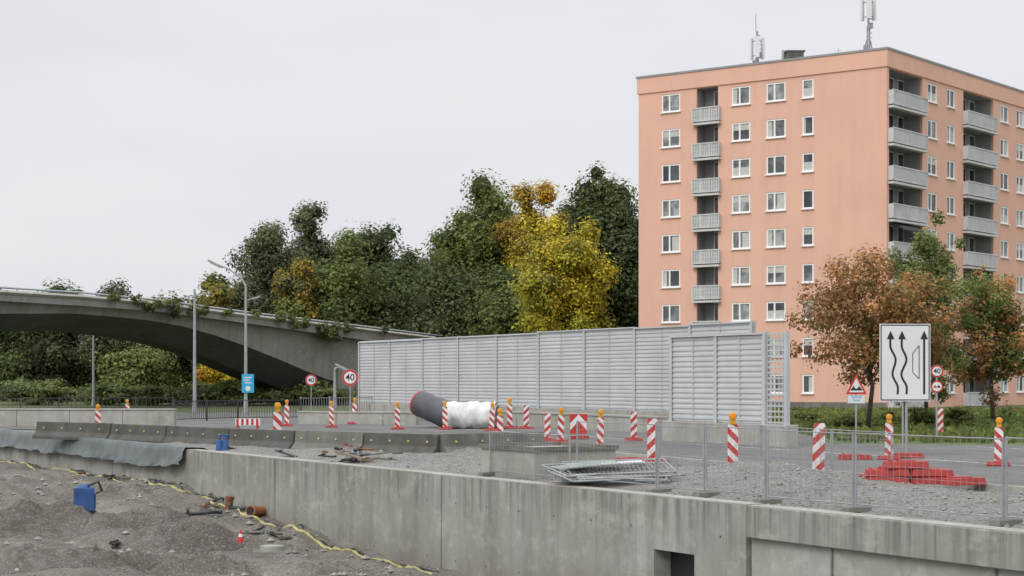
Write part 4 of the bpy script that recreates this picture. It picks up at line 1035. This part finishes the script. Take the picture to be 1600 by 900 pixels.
# ------------------------------------------------------------------ pit clutter
def tube_path(name, pts, r_, mat, label, cat, jit=0, dz=0.0):
    Q = []
    for i in range(len(pts) - 1):
        for q in range(10):
            s_ = q / 10; a, c = pts[i], pts[i + 1]; x_ = a[0] + (c[0] - a[0]) * s_; y_ = a[1] + (c[1] - a[1]) * s_
            x_ += jit * mn.noise((x_ * .9, y_ * .9, 1)); y_ += jit * mn.noise((x_ * .9, y_ * .9, 9)); Q.append((x_, y_, zpit(x_, y_) + r_ * .35 + dz))
    b = MB(); b.tube(Q, [max(.006, r_ * (1 + 1.3 * mn.noise((q_[0] * 4, q_[1] * 4, 2)))) for q_ in Q], 8, 0); return tag(b.obj(name, mat, smooth=True), label, cat)
def along(s0, s1, n, k=8): return [(*sn(s0 + (s1 - s0) * i / k, n + .08 * math.sin(i * 1.9)), 0) for i in range(k + 1)]
tube_path('yellow_fabric_strip', along(49, 27.5, -.45, 10), .036, M_yfab, 'long crumpled yellow fabric strip lying along the wall foot', 'fabric strip', jit=.18)
tube_path('yellow_fabric_strip', along(27.3, 13.6, -.45, 8), .036, M_yfab, 'long crumpled yellow fabric strip lying along the wall foot', 'fabric strip', jit=.18)
tube_path('black_cable', along(49, 13.5, -.3, 14), .022, M_black, 'thin black cable running along the wall foot', 'cable', jit=.4)
X, D, z = gp(425, 868); r = root('manhole_ring', 'low concrete manhole ring with pale cover on the gravel', 'manhole', (X, D, z - .08))
b = MB(); b.tube([(0, 0, 0), (0, 0, .2)], [.5, .44], 24); b.obj('ring', M_concd, r, bevel=.015); b = MB(); b.tube([(0, 0, .2), (0, 0, .3)], .27, 24); b.tube([(0, 0, .3), (0, 0, .31)], .23, 24); b.obj('cover', M_conc2, r)
X, D, z = gp(376, 852); r = root('traffic_cone', 'tiny red and white traffic cone on the gravel', 'traffic cone', (X, D, z))
b = MB(); b.box((0, 0, .015), (.2, .2, .03)); b.tube([(0, 0, .03), (0, 0, .13)], [.075, .055], 14); b.tube([(0, 0, .2), (0, 0, .29)], [.038, .015], 14); b.obj('cone_body', M_red, r); b = MB(); b.tube([(0, 0, .13), (0, 0, .2)], [.055, .038], 14); b.obj('white_band', M_white, r)
X, D, z = gp(357, 796); r = root('rusty_pipe_stub', 'short rusty pipe stub standing in the gravel', 'pipe', (X, D, z - .05)); b = MB(); b.tube([(0, 0, 0), (.03, 0, .38)], .1, 14); b.tube([(.03, 0, .34), (.035, 0, .42)], .12, 14); b.obj('pipe_stub', M_rust, r)
X, D, z = gp(407, 806); r = root('orange_drain_pipe', 'orange brown drain pipe lying in the gravel', 'pipe', (X, D, z + .1), 1.2)
b = MB(); b.tube([(-.4, 0, .05), (.3, 0, 0)], .12, 16, 0); b.tube([(-.52, 0, .06), (-.4, 0, .05)], .145, 16, 0); b.tube([(-.53, 0, .06), (-.52, 0, .06)], .11, 16, 1); b.tube([(.3, 0, 0), (.31, 0, 0)], .1, 16, 1); b.obj('pipe_body', [M_orange, M_black], r)
for u, v, L_, rz_ in ((318, 806, .8, .3), (372, 800, .6, -.6), (700, 884, 1.3, .5), (728, 894, .9, -.9)):
    X, D, z = gp(u, v); b = MB(); b.tube([(-L_ / 2, 0, .04), (L_ / 2, .05, .06)], .045, 10); b.tube([(L_ / 2, .05, .06), (L_ / 2 + .08, .05, .06)], .06, 10); b.tube([(-L_ / 2, 0, .04), (-L_ / 2, .02, .17)], .045, 10); tag(b.obj('grey_pipe_piece', M_steel if u > 600 else M_steeld, None, (X, D, z), rz_, smooth=True), 'short grey pipe piece lying in the gravel', 'pipe')
X, D, z = gp(131, 808); r = root('blue_pump', 'blue site pump with black hose on the gravel', 'pump', (X, D, z + .06), .3)
b = MB(); b.box((0, 0, .4), (.5, .4, .6), 0); b.tube([(0, 0, .7), (0, 0, .78)], [.18, .1], 14); b.box((.27, 0, .35), (.04, .3, .4)); b.obj('housing', M_blue, r, bevel=.04)
b = MB(); b.tube([(.1, -.1, .75), (.35, -.15, .85), (.45, -.1, .6), (.3, -.1, .55)], .035, 8); b.box((0, 0, .05), (.55, .45, .1)); b.obj('hose_and_base', M_black, r)
for u in (343, 352):
    x, y = G(u, 704); r = root('blue_hand_pump', 'small blue pump device standing on the gravel', 'pump', (x, y, 0), .2)
    b = MB(); b.tube([(0, 0, 0), (0, 0, .3)], [.11, .08], 12); b.tube([(0, 0, .3), (.02, 0, .45)], .04, 8); b.box((.05, 0, .44), (.22, .05, .05)); b.obj('pump_body', M_blue, r, bevel=.01)
    b = MB(); b.tube([(.1, 0, .1), (.25, -.1, .05), (.4, 0, .02)], .03, 6); b.obj('hose', M_black, r)
rr = random.Random(6)
for (hu, hv, n_) in ((566, 722, 14), (500, 716, 5), (170, 752, 7), (330, 792, 7), (250, 800, 4), (420, 835, 5), (180, 850, 5)):
    for i in range(n_):
        if hv < 740: x, y = G(hu, hv); x += rr.gauss(0, .5); y += rr.gauss(0, .4); z = zup(x, y)
        else: x, y, z = gp(hu + rr.gauss(0, 26), hv + rr.gauss(0, 9))
        L_ = rr.uniform(.3, 1.2) * (1 if hv < 740 else .45); b = MB(); b.box((0, 0, 0), (L_, rr.uniform(.05, .15), .035)); b.box((L_ * .3, 0, .03), (.06, .1, .04))
        o = b.obj('scrap_board', rr.choice([M_wood, M_steeld, M_rust, M_black, M_concd]), None, (x, y, z + .04 + rr.uniform(0, .2 if hv < 740 else .03)), 0); o.rotation_euler = (rr.uniform(-.2, .2), rr.uniform(-.2, .2), rr.uniform(0, 3.1))
        tag(o, 'dark scrap board lying on the gravel', 'board', 'debris on the gravel')
